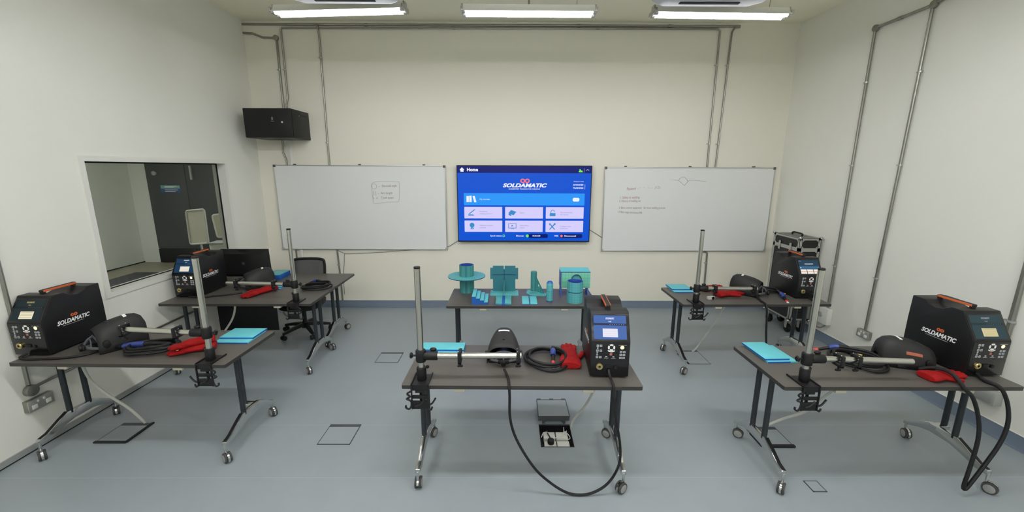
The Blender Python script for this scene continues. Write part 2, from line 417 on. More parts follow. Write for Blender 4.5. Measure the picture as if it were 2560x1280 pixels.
# unseen lamp added to brighten the next room
t = thing('added_fill_light', 'added unseen square light that brightens the room behind the window', 'ceiling light', (-6.2, 5.6, 2.9))
MB().span((-.32, -.32, -.05), (.32, .32, 0), .005).build('frame', 'lampwhite', t)
MB().span((-.28, -.28, -.056), (.28, .28, -.051)).build('diffuser', emit('fill_lamp_glow', (.98, 1, .97, 1), 72), t)

# ------------------------------------------------------------------ ceiling lights and cassettes
def batten(name, label, x, y, rz, ln, full, tube='tube', tz=.010):
    t = thing(name, label, 'ceiling light', (x, y, 3.47), rz, 'fluorescent fittings hung from the ceiling')
    h = ln/2
    prof = [(-.088, .006), (-.05, .040), (-.035, .075), (.035, .075), (.05, .040), (.088, .006), (.085, .003), (.035, .034), (-.035, .034), (-.085, .003)]
    MB().prism(prof, ln-.02, X=T(-h+.01, 0, 0) @ RY(PI/2) @ RZ(PI/2)).build('reflector', 'lampwhite', t)
    for yy in (-.045, .045):
        MB().cyl((-h+.03, yy, tz), (h-.03, yy, tz), .018, seg=12).build('tube', tube, t)
    for sx in (-1, 1):
        c = MB()
        c.span((sx*h-.010, -.085, .004), (sx*h+.010, .085, .042), .003); c.span((sx*h-.008, -.035, .03), (sx*h+.008, .035, .08), .003)
        for yy in (-.045, .045): c.cyl((sx*h, yy, tz), (sx*(h-.03), yy, tz), .0215, seg=12)
        c.build('end_cap', 'bracket', t)
    if full:
        MB().cyl((0, .0, .075), (0, 0, ZC-3.47), .01, seg=10).build('drop_rod', 'alu', t)
        MB().cyl((h*.72, 0, .07), (h*.72, 0, ZC-3.47), .0025, seg=6).build('hanging_wire', 'alu', t)
    return t
batten('fluorescent_light', 'lit twin tube ceiling light over the whiteboard with the boxed marker sketch', -1.60, 4.255, -.085, 1.26, True)
batten('fluorescent_light', 'lit twin tube ceiling light on a central rod, above the wall television', .172, 4.262, .008, 1.245, True)
batten('fluorescent_light', 'lit twin tube ceiling light over the whiteboard with red notes', 1.985, 4.285, .03, 1.29, True)
for rowy, rn in ((1.80, 'second'), (-.62, 'third'), (-3.0, 'fourth')):
    for x, side in ((-1.6, 'window side'), (.172, 'middle'), (1.985, 'conduit wall side')):
        batten('fluorescent_light', 'ceiling light of the %s row from the back wall, %s' % (rn, side), x, rowy, 0, 1.25, True, 'tube_second' if rn == 'second' else 'tube_rest')
def cassette(label, x, y):
    t = thing('ceiling_air_conditioner', label, 'air conditioner', (x, y, 3.468), 0, 'ceiling cassette air conditioners')
    MB().span((-.42, -.42, .035), (.42, .42, .30), .01).build('body', 'grey', t)
    o, i = .49, .30; p = MB()
    def ring(r, z, c=.09):
        return [(r-c, -r, z), (r, -r+c, z), (r, r-c, z), (r-c, r, z), (-r+c, r, z), (-r, r-c, z), (-r, -r+c, z), (-r+c, -r, z)]
    p.loft([ring(.44, .04), ring(o, .035), ring(o, .022), ring(o-.03, 0), ring(i, -.002, .03)]); p.build('panel', 'acpanel', t)
    for k in range(4):
        X = RZ(k*PI/2)
        MB().span((-.26, .345, -.012), (.26, .385, -.003), .003, X=X).build('air_slot', 'slot', t)
    g = MB()
    for k in range(13): g.span((-.26, -.26+k*.042, -.010), (.26, -.24+k*.042, -.004))
    g.build('grille', 'slot', t)
    for sx in (-1, 1):
        for sy in (-1, 1): MB().cyl((sx*.36, sy*.36, .3), (sx*.36, sy*.36, ZC-3.468), .005, seg=6).build('hanger_rod', 'alu', t)
cassette('white ceiling air conditioner behind the light nearest the window wall', -1.42, 3.56)
cassette('white ceiling air conditioner behind the light nearest the conduit wall', 1.72, 3.58)

# ------------------------------------------------------------------ conduits
def conduit(label, pts, r=.0115, m='alu', boxes=(), clips=(), nrm=(0, 1, 0), n=1, couplers=(), cat='conduit pipe', name='conduit'):
    t = thing(name, label, cat, pts[0])
    o = Vector(pts[0]); L = [Vector(p)-o for p in pts]
    MB().tube(L, r, 10, n=n).build('pipe', m, t)
    nv = Vector(nrm)
    for b_ in boxes:
        p = Vector(b_)-o; MB().cyl(p-nv*.016, p+nv*.016, .034, seg=20, bev=.004).build('junction_box', m, t)
    for c in clips:
        p = Vector(c)-o; k = MB(); k.cyl(p-Vector((0, 0, .008)), p+Vector((0, 0, .008)), r*1.35, seg=12)
        side = Vector((0, 0, 1)).cross(nv); k.box(p+side*r*2.1+nv*.004, (.018, .018, .012)); k.build('saddle_clip', 'boardframe', t)
    for c in couplers:
        p, d = Vector(c[0])-o, Vector(c[1]); MB().cyl(p-d*.022, p+d*.022, r*1.35, seg=12).build('coupler', m, t)
    return t
yb = D-.018
conduit('grey conduit running along the ceiling line of the back wall', [(XL+.005, yb, 3.895), (3.03, yb, 3.90)], r=.014, couplers=[((-1.9, yb, 3.895), (1, 0, 0)), ((.9, yb, 3.897), (1, 0, 0)), ((2.1, yb, 3.899), (1, 0, 0))])
conduit('long grey conduit below the ceiling conduit, dropping at both ends to cabinet and whiteboard', [(-3.045, yb, 2.79), (-3.045, yb, 2.9), (-3.02, yb, 2.98), (-3.02, yb, 3.30), (-3.023, yb, 3.835), (-3.005, yb, 3.853), (.8, yb, 3.865), (2.745, yb, 3.865), (2.77, yb, 3.845), (2.772, yb, 3.3), (2.775, yb, 2.083)],
        clips=[(-3.02, yb, 3.34), (2.772, yb, 3.42), (2.773, yb, 2.4)], couplers=[((-.75, yb, 3.86), (1, 0, 0)), ((1.15, yb, 3.865), (1, 0, 0))])
conduit('short bent conduit from the left wall to a round box above the black cabinet', [(XL+.005, yb, 3.79), (-3.40, yb, 3.785), (-3.27, yb, 3.735), (-3.12, yb, 3.73), (-3.092, yb, 3.73), (-3.092, yb, 3.3), (-3.092, yb, 2.79)], r=.014, boxes=[(-3.092, yb-.01, 3.73)], clips=[(-3.092, yb, 3.34)])
conduit('grey conduit falling from the ceiling line behind the left whiteboard towards the floor', [(-2.56, yb-.026, 3.89), (-2.525, yb-.026, 3.87), (-2.522, yb-.026, 3.83), (-2.524, yb, 3.72), (-2.53, yb, 2.9), (-2.535, yb, 2.1), (-2.53, yb, .87), (-2.515, yb, .5), (-2.51, yb, .11)], clips=[(-2.525, yb, 3.49), (-2.534, yb, 2.4), (-2.518, yb, .66)])
conduit('grey conduit with a curved top falling behind the right whiteboard', [(3.03, yb, 3.89), (2.965, yb, 3.885), (2.93, yb, 3.83), (2.925, yb, 3.7), (2.91, yb, 2.9), (2.893, yb, 2.083)], clips=[(2.915, yb, 3.42), (2.9, yb, 2.4)])
conduit('pair of thin pipes below the black cabinet on the back wall', [(-3.155, yb, 2.425), (-3.155, yb, 2.36), (-3.165, yb, 2.26), (-3.13, yb, 2.17), (-3.13, yb, 1.0), (-3.13, yb, .11)], r=.012)
tag(MB().span((-3.075, D-.022, .11), (-3.035, D-.002, 2.425), .003).build('cable_trunking', 'cream'), 'white cable trunking strip from the black cabinet down behind the whiteboard', 'cable trunking')
conduit('brown grey pipe with a short elbow below the right whiteboard', [(2.80, yb, .872), (2.875, yb, .868), (2.90, yb, .845), (2.905, yb, .6), (2.91, yb, .11)], r=.012, clips=[(2.905, yb, .7)])
xr = XR-.021; NXV = (1, 0, 0)
conduit('right wall conduit with corner box, ending at a double socket', [(xr, 2.2, 3.60), (xr, 4.07, 3.525), (xr, 4.10, 3.50), (xr, 4.12, 2.15), (xr, 4.155, .38)], r=.0135, boxes=[(xr, 4.09, 3.515)], clips=[(xr, 4.10, 2.95), (xr, 4.12, 2.1), (xr, 4.14, .95)], nrm=NXV)
conduit('right wall conduit near the back corner, ending at a white box', [(xr, 4.09, 3.513), (xr, 4.68, 3.505), (xr, 4.70, 3.48), (xr, 4.70, 2.2), (xr, 4.70, .44)], r=.0135, boxes=[(xr, 4.695, 3.50)], clips=[(xr, 4.70, 2.97), (xr, 4.70, 2.1), (xr, 4.70, .95)], nrm=NXV, couplers=[((xr, 4.42, 3.508), (0, 1, 0))])
conduit('thick conduit at the right picture edge, going down behind the nearest right table', [(xr, 2.94, 3.55), (xr, 2.95, 1.6), (xr, 2.955, .9), (xr, 2.96, .33)], r=.019, clips=[(xr, 2.954, .93)], nrm=NXV)
xl = XL+.014
conduit('grey conduit on the left wall behind the nearest left welding trainer', [(xl, 2.776, 3.5), (xl, 2.778, 1.3), (xl, 2.77, .50)], r=.0125, clips=[(xl, 2.775, .84)], nrm=(-1, 0, 0))
t = thing('conduit_box', 'round conduit box with a pipe along the left wall under the nearest left table', 'conduit box', (xl, 2.77, .455))
MB().cyl((-.01, 0, 0), (.03, 0, 0), .042, seg=20, bev=.005).build('box_body', 'alu', t)
MB().tube([(0, .04, .01), (0, .14, .015), (0, .9, .03), (0, 1.6, .035)], .011, 8, n=1).build('pipe', 'alu', t)
def socket(label, loc, X, wd=.15, h=.088, m='bracket'):
    t = thing('wall_socket', label, 'socket', loc)
    MB().span((-wd/2, -h/2, 0), (wd/2, h/2, .035), .004, X=X).build('back_box', 'alu', t)
    MB().span((-wd/2, -h/2, .0352), (wd/2, h/2, .041), .002, X=X).build('face_plate', m, t)
    for sx in (-1, 1):
        a = MB(); a.box((sx*wd*.27, -.012, .042), (.035, .032, .004), .001, X=X); a.build('socket_insert', 'whiteplastic', t)
        b_ = MB(); b_.box((sx*wd*.12, .022, .043), (.012, .018, .006), .001, X=X); b_.build('rocker_switch', 'whiteplastic', t)
socket('metal double socket on the right wall at the end of a conduit', (XR, 4.16, .325), face_minus_x())
socket('metal double socket low on the left wall under the table', (XL, 2.80, .345), face_plus_x(), .17)
t = thing('isolator_box', 'white switch box low on the right wall behind the flight case', 'switch box', (XR, 4.75, .32))
MB().span((-.06, -.11, -.09), (0, .11, .11), .008).build('box_body', 'whiteplastic', t)
MB().cyl((-.06, .0, .02), (-.075, 0, .02), .03).build('knob', 'grey', t)
MB().tube([(-.03, .08, -.08), (-.05, .1, -.14), (-.05, 0, -.155), (-.03, -.07, -.1)], .008, 8).build('cable', 'cable_grey', t)
t = thing('isolator_box', 'grey wall box behind the nearest right table, at the thick conduit end', 'switch box', (XR, 2.98, .31))
MB().span((-.07, -.09, -.06), (0, .09, .05), .006).build('box_body', 'grey', t)
MB().span((-.075, -.07, -.04), (-.0705, .07, .03), .002).build('cover', 'bracket', t)

# ------------------------------------------------------------------ wall cabinet
t = thing('network_cabinet', 'black metal wall cabinet high in the back corner', 'wall cabinet', (-3.065, D, 2.428))
MB().span((-.295, -.49, 0), (.295, 0, .36), .004).build('body', 'blackmetal', t)
f = MB().span((-.292, -.505, .004), (.292, -.4905, .356), .004).build('door', 'black', t)
MB().cyl((.19, -.51, .19), (.19, -.5055, .19), .012).build('lock', 'chrome', f)
k = MB(); k.span((.06, -.508, .215), (.075, -.5055, .25)); k.cyl((.068, -.508, .235), (.068, -.5055, .235), .01, seg=12); k.span((.05, -.508, .2), (.09, -.5055, .204)); k.build('emblem', 'key', f)
sd = MB().span((.2955, -.46, .02), (.301, -.03, .34), .002).build('side_panel', 'blackmetal', t)
v = MB()
for q in range(2): v.span((.3012, -.40, .305-q*.012), (.3025, -.09, .309-q*.012))
v.build('vent_slots', 'gap', sd)
MB().cyl((.3012, -.29, .29), (.306, -.29, .29), .008, seg=12).build('side_lock', 'chrome', sd)

# ------------------------------------------------------------------ whiteboards
def whiteboard(label, x0, z0, label_cat='whiteboard'):
    t = thing('whiteboard', label, label_cat, (x0, D, z0), 0, 'wall whiteboards'); W, H = 2.4, 1.2
    MB().span((.008, -.036, .008), (W-.008, -.032, H-.008)).build('writing_surface', 'board', t)
    f = MB()
    for a, b_ in (((0, -.042, 0), (W, -.031, .012)), ((0, -.042, H-.012), (W, -.031, H)), ((0, -.042, 0), (.012, -.031, H)), ((W-.012, -.042, 0), (W, -.031, H))): f.span(a, b_, .003)
    f.build('frame', 'boardframe', t)
    for x in (.012, W-.012):
        for z in (.012, H-.012): MB().box((x, -.038, z), (.035, .014, .035), .005).build('corner_cap', 'boardcap' if z > .5 else 'grey', t)
    for x in (.29, 1.2, 2.1): MB().box((x, -.019, H+.010), (.03, .036, .016), .003).build('mounting_clip', 'boardcap', t)
    return t
WBY = -.0372
def stroke(mb, pts, r=.004, n=1): mb.tube([(x, WBY, z) for x, z in pts], r*1.35, 4, n=n, flat=.25)
wb1 = whiteboard('left wall whiteboard with a small boxed marker sketch', -3.3123, .892)
ox, oz = 3.3123, -.892   # world to board local
g = MB()
stroke(g, [(x+ox, z+oz) for x, z in [(-1.962, 1.83), (-1.935, 1.855), (-1.88, 1.868), (-1.75, 1.872), (-1.57, 1.868), (-1.565, 1.82), (-1.578, 1.62), (-1.59, 1.585), (-1.75, 1.582), (-1.85, 1.565), (-1.94, 1.563), (-1.95, 1.62), (-1.962, 1.83)]], .0028)
stroke(g, [(-1.922+.036*math.cos(a)+ox, 1.803+.036*math.sin(a)+oz) for a in [k*PI/9 for k in range(19)]], .0035)
stroke(g, [(-1.938+ox, 1.735+oz), (-1.936+ox, 1.665+oz)], .0035); stroke(g, [(-1.905+ox, 1.735+oz), (-1.903+ox, 1.675+oz)], .0035); stroke(g, [(-1.93+ox, 1.692+oz), (-1.91+ox, 1.692+oz)], .002)
stroke(g, [(-1.86+ox, 1.797+oz), (-1.842+ox, 1.799+oz)], .0035); stroke(g, [(-1.875+ox, 1.70+oz), (-1.86+ox, 1.70+oz)], .003)
stroke(g, [(-1.955+ox, 1.65+oz), (-1.932+ox, 1.64+oz), (-1.952+ox, 1.628+oz)], .004); stroke(g, [(-1.882+ox, 1.652+oz), (-1.90+ox, 1.637+oz), (-1.88+ox, 1.628+oz)], .004)
g.build('marker_sketch', 'inkgrey', wb1)
def hand(board, m, s_, x, z, size, rot=0, wd=None, o=(0, 0), name='marker_writing'):
    mb = MB(); mb.text(s_, size, T(x+o[0], WBY, z+o[1]) @ RY(-rot) @ FRONT, shear=.12, width=wd); mb.build(name, m, board, ang=80)
o1 = (ox, oz)
hand(wb1, 'inkdark', 'Electrode angle', -1.815, 1.806, .042, .03, .208, o1)
hand(wb1, 'inkdark', 'Arc length', -1.835, 1.706, .042, .02, .165, o1)
hand(wb1, 'inkdark', 'Travel speed', -1.835, 1.642, .042, .0, .172, o1)
wb2 = whiteboard('right wall whiteboard with red handwritten notes', 1.3347, .8797)
o2 = (-1.3347, -.8797); g = MB()
def st2(P, r=.0035, n=3): stroke(g, [(x+o2[0], z+o2[1]) for x, z in P], r, n)
st2([(2.24, 1.905), (2.33, 1.905), (2.385, 1.898), (2.47, 1.825), (2.52, 1.892), (2.545, 1.902), (2.65, 1.898), (2.775, 1.882)], n=1)
st2([(2.385, 1.9), (2.40, 1.93), (2.435, 1.945), (2.47, 1.938), (2.50, 1.905), (2.512, 1.885)])
g.build('marker_sketch', 'inkgrey', wb2); g = MB()
for x in (1.84, 1.90, 1.965, 2.01): st2([(x-.006, 1.79), (x+.006, 1.792)], .005, 1)
g.build('marker_dots', 'inkgrey', wb2)
hand(wb2, 'inkgrey', '(12)', 2.05, 1.797, .045, .02, .075, o2); hand(wb2, 'inkgrey', '-', 1.795, 1.785, .05, 0, None, o2)
hand(wb2, 'inkred', 'Password', 1.655, 1.775, .055, .06, .125, o2)
hand(wb2, 'inkred', '1. Safety in welding', 1.56, 1.655, .05, .01, .28, o2); hand(wb2, 'inkred', '2. History of welding etc', 1.556, 1.605, .042, .01, .31, o2)
hand(wb2, 'inkdark', '3. Basic control equipment   for most welding process', 1.556, 1.510, .042, .0, .665, o2)
hand(wb2, 'inkdark', '4. Basic range instruments PPE', 1.556, 1.452, .042, -.05, .34, o2)

# ------------------------------------------------------------------ television
TVX, TVZ, TVW, TVH = -.746, 1.022, 1.888, 1.076
tv = thing('television', 'large wall television showing a blue training menu', 'television', (TVX, D, TVZ))
MB().span((.55, -.05, .3), (1.35, -.002, .8), .004).build('wall_mount', 'blackmetal', tv)
MB().span((0, -.10, 0), (TVW, -.045, TVH), .004).build('body', 'black', tv)
Yf = -.1008
scr = MB().quad([(.012, Yf, .016), (TVW-.012, Yf, .016), (TVW-.012, Yf, TVH-.012), (.012, Yf, TVH-.012)]).build('screen', emit('ui_blue', rgb(4, 84, 214), .95), tv)
SW, SH = TVW-.024, TVH-.028
def XT(u, v_, d=0): return T(.012+u*SW, Yf-.0006-d, TVH-.012-v_*SH) @ FRONT
def ur(mb, u0, v0, u1, v1, r=0, d=0): rect(mb, 0, 0, (u1-u0)*SW, (v1-v0)*SH, XT(u0, v1, d), r)
E_navy, E_tile, E_wide, E_white, E_icon, E_red, E_green = [emit('ui_'+a, rgb(*c), 1) for a, c in (('navy', (2, 22, 110)), ('tile', (214, 206, 252)), ('wide', (40, 150, 248)), ('white', (240, 242, 255)), ('icon', (58, 140, 200)), ('red', (250, 116, 120)), ('green', (120, 236, 90)))]
E_text = emit('ui_text', rgb(120, 140, 190), 1)
g = MB(); ur(g, 0, 0, 1, .088); ur(g, .535, .905, .685, .96, .02); ur(g, .775, .905, .95, .96, .02); g.build('menu_bar', E_navy, tv)
g = MB(); ur(g, .044, .355, .957, .515, .006); g.build('menu_tile', E_wide, tv, ang=80)
for v0 in (.538, .722):
    for u0 in (.046, .356, .666):
        g = MB(); ur(g, u0, v0, u0+.288, v0+.155, .006); g.build('menu_tile', E_tile, tv, ang=80)
d1 = .0006; g = MB()
g.text('Home', .062, XT(.07, .047, d1), bold=.0022)
g.build('header_text', E_white, tv, ang=80); g = MB()
g.text('SOLDAMATIC', .072, XT(.5, .252, d1), shear=.28, bold=.0032, align='CENTER', width=.62)
g.text('AUGMENTED TRAINING FOR WELDING', .020, XT(.5, .298, d1), bold=.0006, align='CENTER', width=.44)
g.build('title_lettering', E_white, tv, ang=80); g = MB()
g.text('PRODUCT MIX', .018, XT(.87, .198, d1), width=.14); g.text('ADVANCED', .028, XT(.866, .242, d1), bold=.0008, width=.146); g.text('TRAINING', .028, XT(.866, .283, d1), bold=.0008, width=.146)
ur(g, .9555, .235, .9575, .30, d=d1)
g.build('licence_text', E_white, tv, ang=80); g = MB(); u = .016
g.quad([(0, 0, 0), (.068, 0, 0), (.034, .034, 0)], XT(u, .048, d1)); ur(g, u+.007, .048, u+.030, .073, d=d1)
g.build('home_icon', E_white, tv, ang=80); g = MB()
g.text('My courses', .028, XT(.163, .435, d1), width=.14)
ur(g, .867, .412, .918, .462, .02, d1)
for a, b_ in ((.064, .004), (.085, .0)): ur(g, a, .388+b_, a+.018, .472, d=d1)
g.quad([(0, 0, 0), (.032, 0, 0), (.008, .088, 0), (-.022, .088, 0)], XT(.122, .475, d1))
g.build('courses_text', E_white, tv, ang=80); g = MB()
g.text('Synch status:', .03, XT(.242, .932, d1), bold=.0006, width=.165); g.text('Ethernet:', .03, XT(.44, .932, d1), bold=.0006, width=.11)
g.text('10.0.0.20', .028, XT(.565, .932, d1), bold=.0008, width=.11); g.text('Wifi:', .03, XT(.735, .932, d1), bold=.0006); g.text('Disconnected', .028, XT(.81, .932, d1), bold=.0008, width=.17)
g.build('status_text', E_white, tv, ang=80); g = MB()
ur(g, .945, .025, .946, .08, d=d1)
disc(g, 0, 0, .022, XT(.972, .06, d1), 14, .3, 2.8, .018)
g.build('header_icon', E_white, tv, ang=80)
g = MB(); infinity(g, 0, 0, .036, XT(.505, .19, d1)); disc(g, 0, 0, .018, XT(.79, .932, d1+.0006)); g.build('logo_mark', E_red, tv, ang=80)
g = MB(); disc(g, 0, 0, .021, XT(.527, .932, d1+.0006)); disc(g, 0, 0, .018, XT(.345, .932, d1), 20, 0, 2*PI, .011)
g.quad([(0, -.022, 0), (.056, -.022, 0), (.05, .0, 0), (.03, .005, 0), (.022, .022, 0), (.004, .018, 0), (.012, .004, 0), (0, -.004, 0)], XT(.906, .055, d1)); g.build('status_icon', E_green, tv, ang=80)
g = MB()
for (u0, v0, a, b_) in ((.16, .60, 'Predefined', 'welding positions'), (.468, .616, 'Exams', None), (.776, .61, 'Demonstrations', 'this session'), (.16, .79, 'Welcome content', 'contents'), (.468, .79, 'Video about', 'videos'), (.776, .80, 'Configure your', 'Soldamatic')):
    g.text(a, .026, XT(u0, v0, d1)); b_ and g.text(b_, .026, XT(u0, v0+.03, d1))
g.build('tile_text', E_text, tv, ang=80)
g = MB()
g.quad([(0, 0, 0), (.09, .0, 0), (.07, .016, 0), (.0, .016, 0)], XT(.075, .655, d1)); g.quad([(0, .0, 0), (.02, .0, 0), (.104, .065, 0), (.09, .07, 0)], XT(.075, .635, d1))
g.quad([(0, .03, 0), (.04, .075, 0), (.115, .05, 0), (.075, 0, 0)], XT(.38, .65, d1)); g.quad([(0, .0, 0), (.03, -.02, 0), (.05, -.01, 0), (.02, .02, 0)], XT(.38, .64, d1))
ur(g, .696, .618, .74, .66, .004, d1); disc(g, 0, 0, .028, XT(.718, .6, d1), 14, -.1, PI+.1, .019); ur(g, .703, .6, .708, .62, d=d1)
disc(g, 0, 0, .034, XT(.103, .785, d1)); g.quad([(-.016, -.03, 0), (-.002, -.03, 0), (-.006, -.064, 0), (-.024, -.056, 0)], XT(.103, .785, d1)); g.quad([(.016, -.03, 0), (.002, -.03, 0), (.006, -.064, 0), (.024, -.056, 0)], XT(.103, .785, d1))
for a in ((.38, .762, .442, .767), (.38, .82, .442, .828), (.38, .762, .384, .825), (.438, .762, .442, .825), (.40, .834, .425, .84)): ur(g, *a, d=d1)
g.quad([(0, -.015, 0), (.026, 0, 0), (0, .015, 0)], XT(.405, .793, d1))
for sx in (-1, 1): g.quad([(-sx*.042, -.036, 0), (-sx*.032, -.044, 0), (sx*.042, .036, 0), (sx*.030, .046, 0)], XT(.717, .805, d1))
disc(g, .034, .038, .014, XT(.717, .805, d1)); disc(g, -.034, .038, .012, XT(.717, .805, d1))
g.build('tile_icon', E_icon, tv, ang=80)
def wire(name, label, pts, r, m, n=6, cat='cable', seg=8):
    o = Vector(pts[0]); mb = MB(); mb.tube([Vector(p)-o for p in pts], r, seg, n=n)
    ob = mb.build(name, m); ob.location = o; return tag(ob, label, cat)
yw = D-.006
wire('tv_cable', 'thin cable from the television corner to the left whiteboard', [(-.72, yw, 1.05), (-.76, yw, 1.018), (-.905, yw, .93), (-.95, yw, .91)], .005, 'cable_grey', 1)
wire('tv_cable', 'thin cable from the television corner to the right whiteboard', [(1.10, yw, 1.215), (1.165, yw, 1.184), (1.30, yw, 1.10), (1.36, yw, 1.06)], .005, 'cable_grey', 1)
wire('wall_cable', 'loose thin cable below the left whiteboard, dropping to the table', [(-1.2, yw, .905), (-1.40, yw, .885), (-1.9, yw, .845), (-2.3, yw, .822), (-2.41, yw, .822), (-2.435, yw, .80), (-2.45, yw, .66), (-2.475, yw, .5), (-2.48, yw, .2)], .004, 'cable_grey', 3)
wire('wall_cable', 'short cable loop hanging from the left whiteboard frame', [(-2.56, yw, .89), (-2.50, yw, .86), (-2.42, yw, .82)], .004, 'cable_grey', 2)

# ------------------------------------------------------------------ floor boxes
def floor_box(label, x0, y0, x1, y1, strip=True, shut=True):
    t = thing('floor_box', label, 'floor box', (x0, y0, 0)); W, H = x1-x0, y1-y0
    f = MB(); w_ = .006
    for a, b_ in (((0, 0), (W, w_)), ((0, H-w_), (W, H)), ((0, 0), (w_, H)), ((W-w_, 0), (W, H))): f.span((*a, .0005), (*b_, .004))
    f.build('trim_frame', 'lidframe', t)
    MB().span((w_, w_, .0005), (W-w_, H-w_-(.03 if strip else 0), .0035)).build('lid', 'lid', t)
    if strip:
        sp = MB().span((w_, H-.036, .0005), (W-w_, H-w_, .0042)).build('cable_flap', 'lidframe', t)
    return t
floor_box('closed floor box on open floor between the left and centre tables', -1.462, 2.776, -1.212, 3.028)
floor_box('closed floor box farther back, beside the blue test-piece table', -1.458, 4.13, -1.207, 4.38)
b1 = floor_box('floor box with dark gaps under the nearest left table', -3.163, 2.80, -2.922, 3.046)
g = MB(); g.span((0, -.012, .001), (.245, .008, .012)); g.span((.232, 0, .001), (.25, .246, .012)); g.build('raised_lid_edge', 'gap', b1)
b2 = floor_box('floor box with a lid ajar under the nearest right table', 1.912, 2.75, 2.157, 2.995)
g = MB(); g.span((.0, -.012, .001), (.245, .012, .016)); g.span((-.008, .0, .001), (.010, .16, .010)); g.build('raised_lid_edge', 'gap', b2)
b3 = floor_box('floor box with a dark side gap under the far right table', 1.918, 4.10, 2.165, 4.44)
g = MB(); g.quad([(0, .005, .0045), (.02, 0, .0045), (.028, .25, .0045), (-.02, .26, .0045)]); g.build('side_gap', 'gap', b3)
floor_box('tiny square floor hatch beside the nearest right table caster', 1.979, 2.304, 2.071, 2.403, strip=False)
t = thing('floor_box', 'open floor box with white sockets under the centre table', 'floor box', (HX0, HY0, 0)); W, H = HX1-HX0, HY1-HY0
g = MB()
g.span((0, 0, -.055), (W, H, -.05)); g.span((0, 0, -.05), (.004, H, .003)); g.span((W-.004, 0, -.05), (W, H, .003)); g.span((0, 0, -.05), (W, .004, .003)); g.span((0, H-.004, -.05), (W, H, .003))
g.build('well', 'black', t)
for px, py in ((.030, .014), (.130, .014), (.030, .125), (.130, .125)):
    MB().span((px, py, -.05), (px+.092, py+.078, -.014), .003).build('socket_plate', 'whiteplastic', t)
MB().cyl((.080, .062, -.013), (.080, .062, .020), .026, seg=20, bev=.004).build('plug', 'black', t)
MB().tube([(.080, .085, .004), (.076, .12, .002), (.066, .16, .0), (.06, .22, -.01)], .005, 8).build('plug_cord', 'black', t)
for P in ([(.012, .12, -.03), (.03, .17, -.012), (.06, .18, -.01), (.075, .15, -.025)], [(.1, .10, -.025), (.14, .12, -.01), (.18, .15, -.008), (.22, .2, -.03)], [(.2, .19, -.01), (.225, .15, -.01), (.235, .11, -.02), (.21, .09, -.03)], [(.16, .09, -.03), (.18, .14, -.01), (.195, .19, -.01), (.2, .24, -.01)]):
    MB().tube([(x, y, max(z, -.014)+.012) for x, y, z in P], .0028, 6).build('loose_wire', 'whiteplastic', t)
g = MB()
for k in range(5): g.span((.03+k*.018, .010, -.034), (.04+k*.018, .014, -.030))
g.build('grip_marks', 'grey', t)
L_ = MB().span((.0, H+.012, .062), (W, H+.255, .07), .002, X=T(0, 0, 0)).build('open_lid', 'lid', t)
MB().span((-.002, H+.008, .03), (W+.002, H+.014, .071), .001).build('lid_front_edge', 'lidframe', L_)
g = MB(); g.span((-.004, H+.012, .058), (.002, H+.26, .0715)); g.span((W-.002, H+.012, .058), (W+.004, H+.26, .0715)); g.span((0, H+.252, .058), (W, H+.26, .0715))
for x in (.02, .13, .235): g.span((x-.02, H+.258, .058), (x+.015, H+.272, .072))
g.build('lid_rim', 'lidframe', L_)
g = MB(); g.span((.03, H+.01, 0), (.05, H+.25, .062)); g.span((.2, H+.01, 0), (.22, H+.25, .062)); g.build('hinge_arm', 'lidframe', L_)

# ------------------------------------------------------------------ tables
TW, TL = 1.496, .602
def caster(parent, x, y, rz):
    X = T(x, y, 0) @ RZ(rz)
    c = MB()
    c.cyl((0, 0, .072), (0, 0, .13), .009, seg=12, X=X)
    t_ = []
    for k in range(9):
        a = math.radians(-25+k*25)
        y1, z1 = .02-.042*math.cos(a)*-1, .0375+.042*math.sin(a)
        t_.append([(-.0065, y1, z1), (.0065, y1, z1), (.0065, .02+.024*math.cos(a), .0375+.024*math.sin(a)), (-.0065, .02+.024*math.cos(a), .0375+.024*math.sin(a))])
    c.loft(t_, X=X)
    o = c.build('caster', 'chrome', parent)
    for s in (-1, 1):
        MB().cyl((s*.0068, .02, .0375), (s*.022, .02, .0375), .0375, seg=28, X=X, bev=.005).build('wheel', 'tyre', o)
        MB().cyl((s*.0205, .02, .0375), (s*.0235, .02, .0375), .028, seg=24, X=X, bev=.002).build('wheel_cap', 'wheelgrey', o)
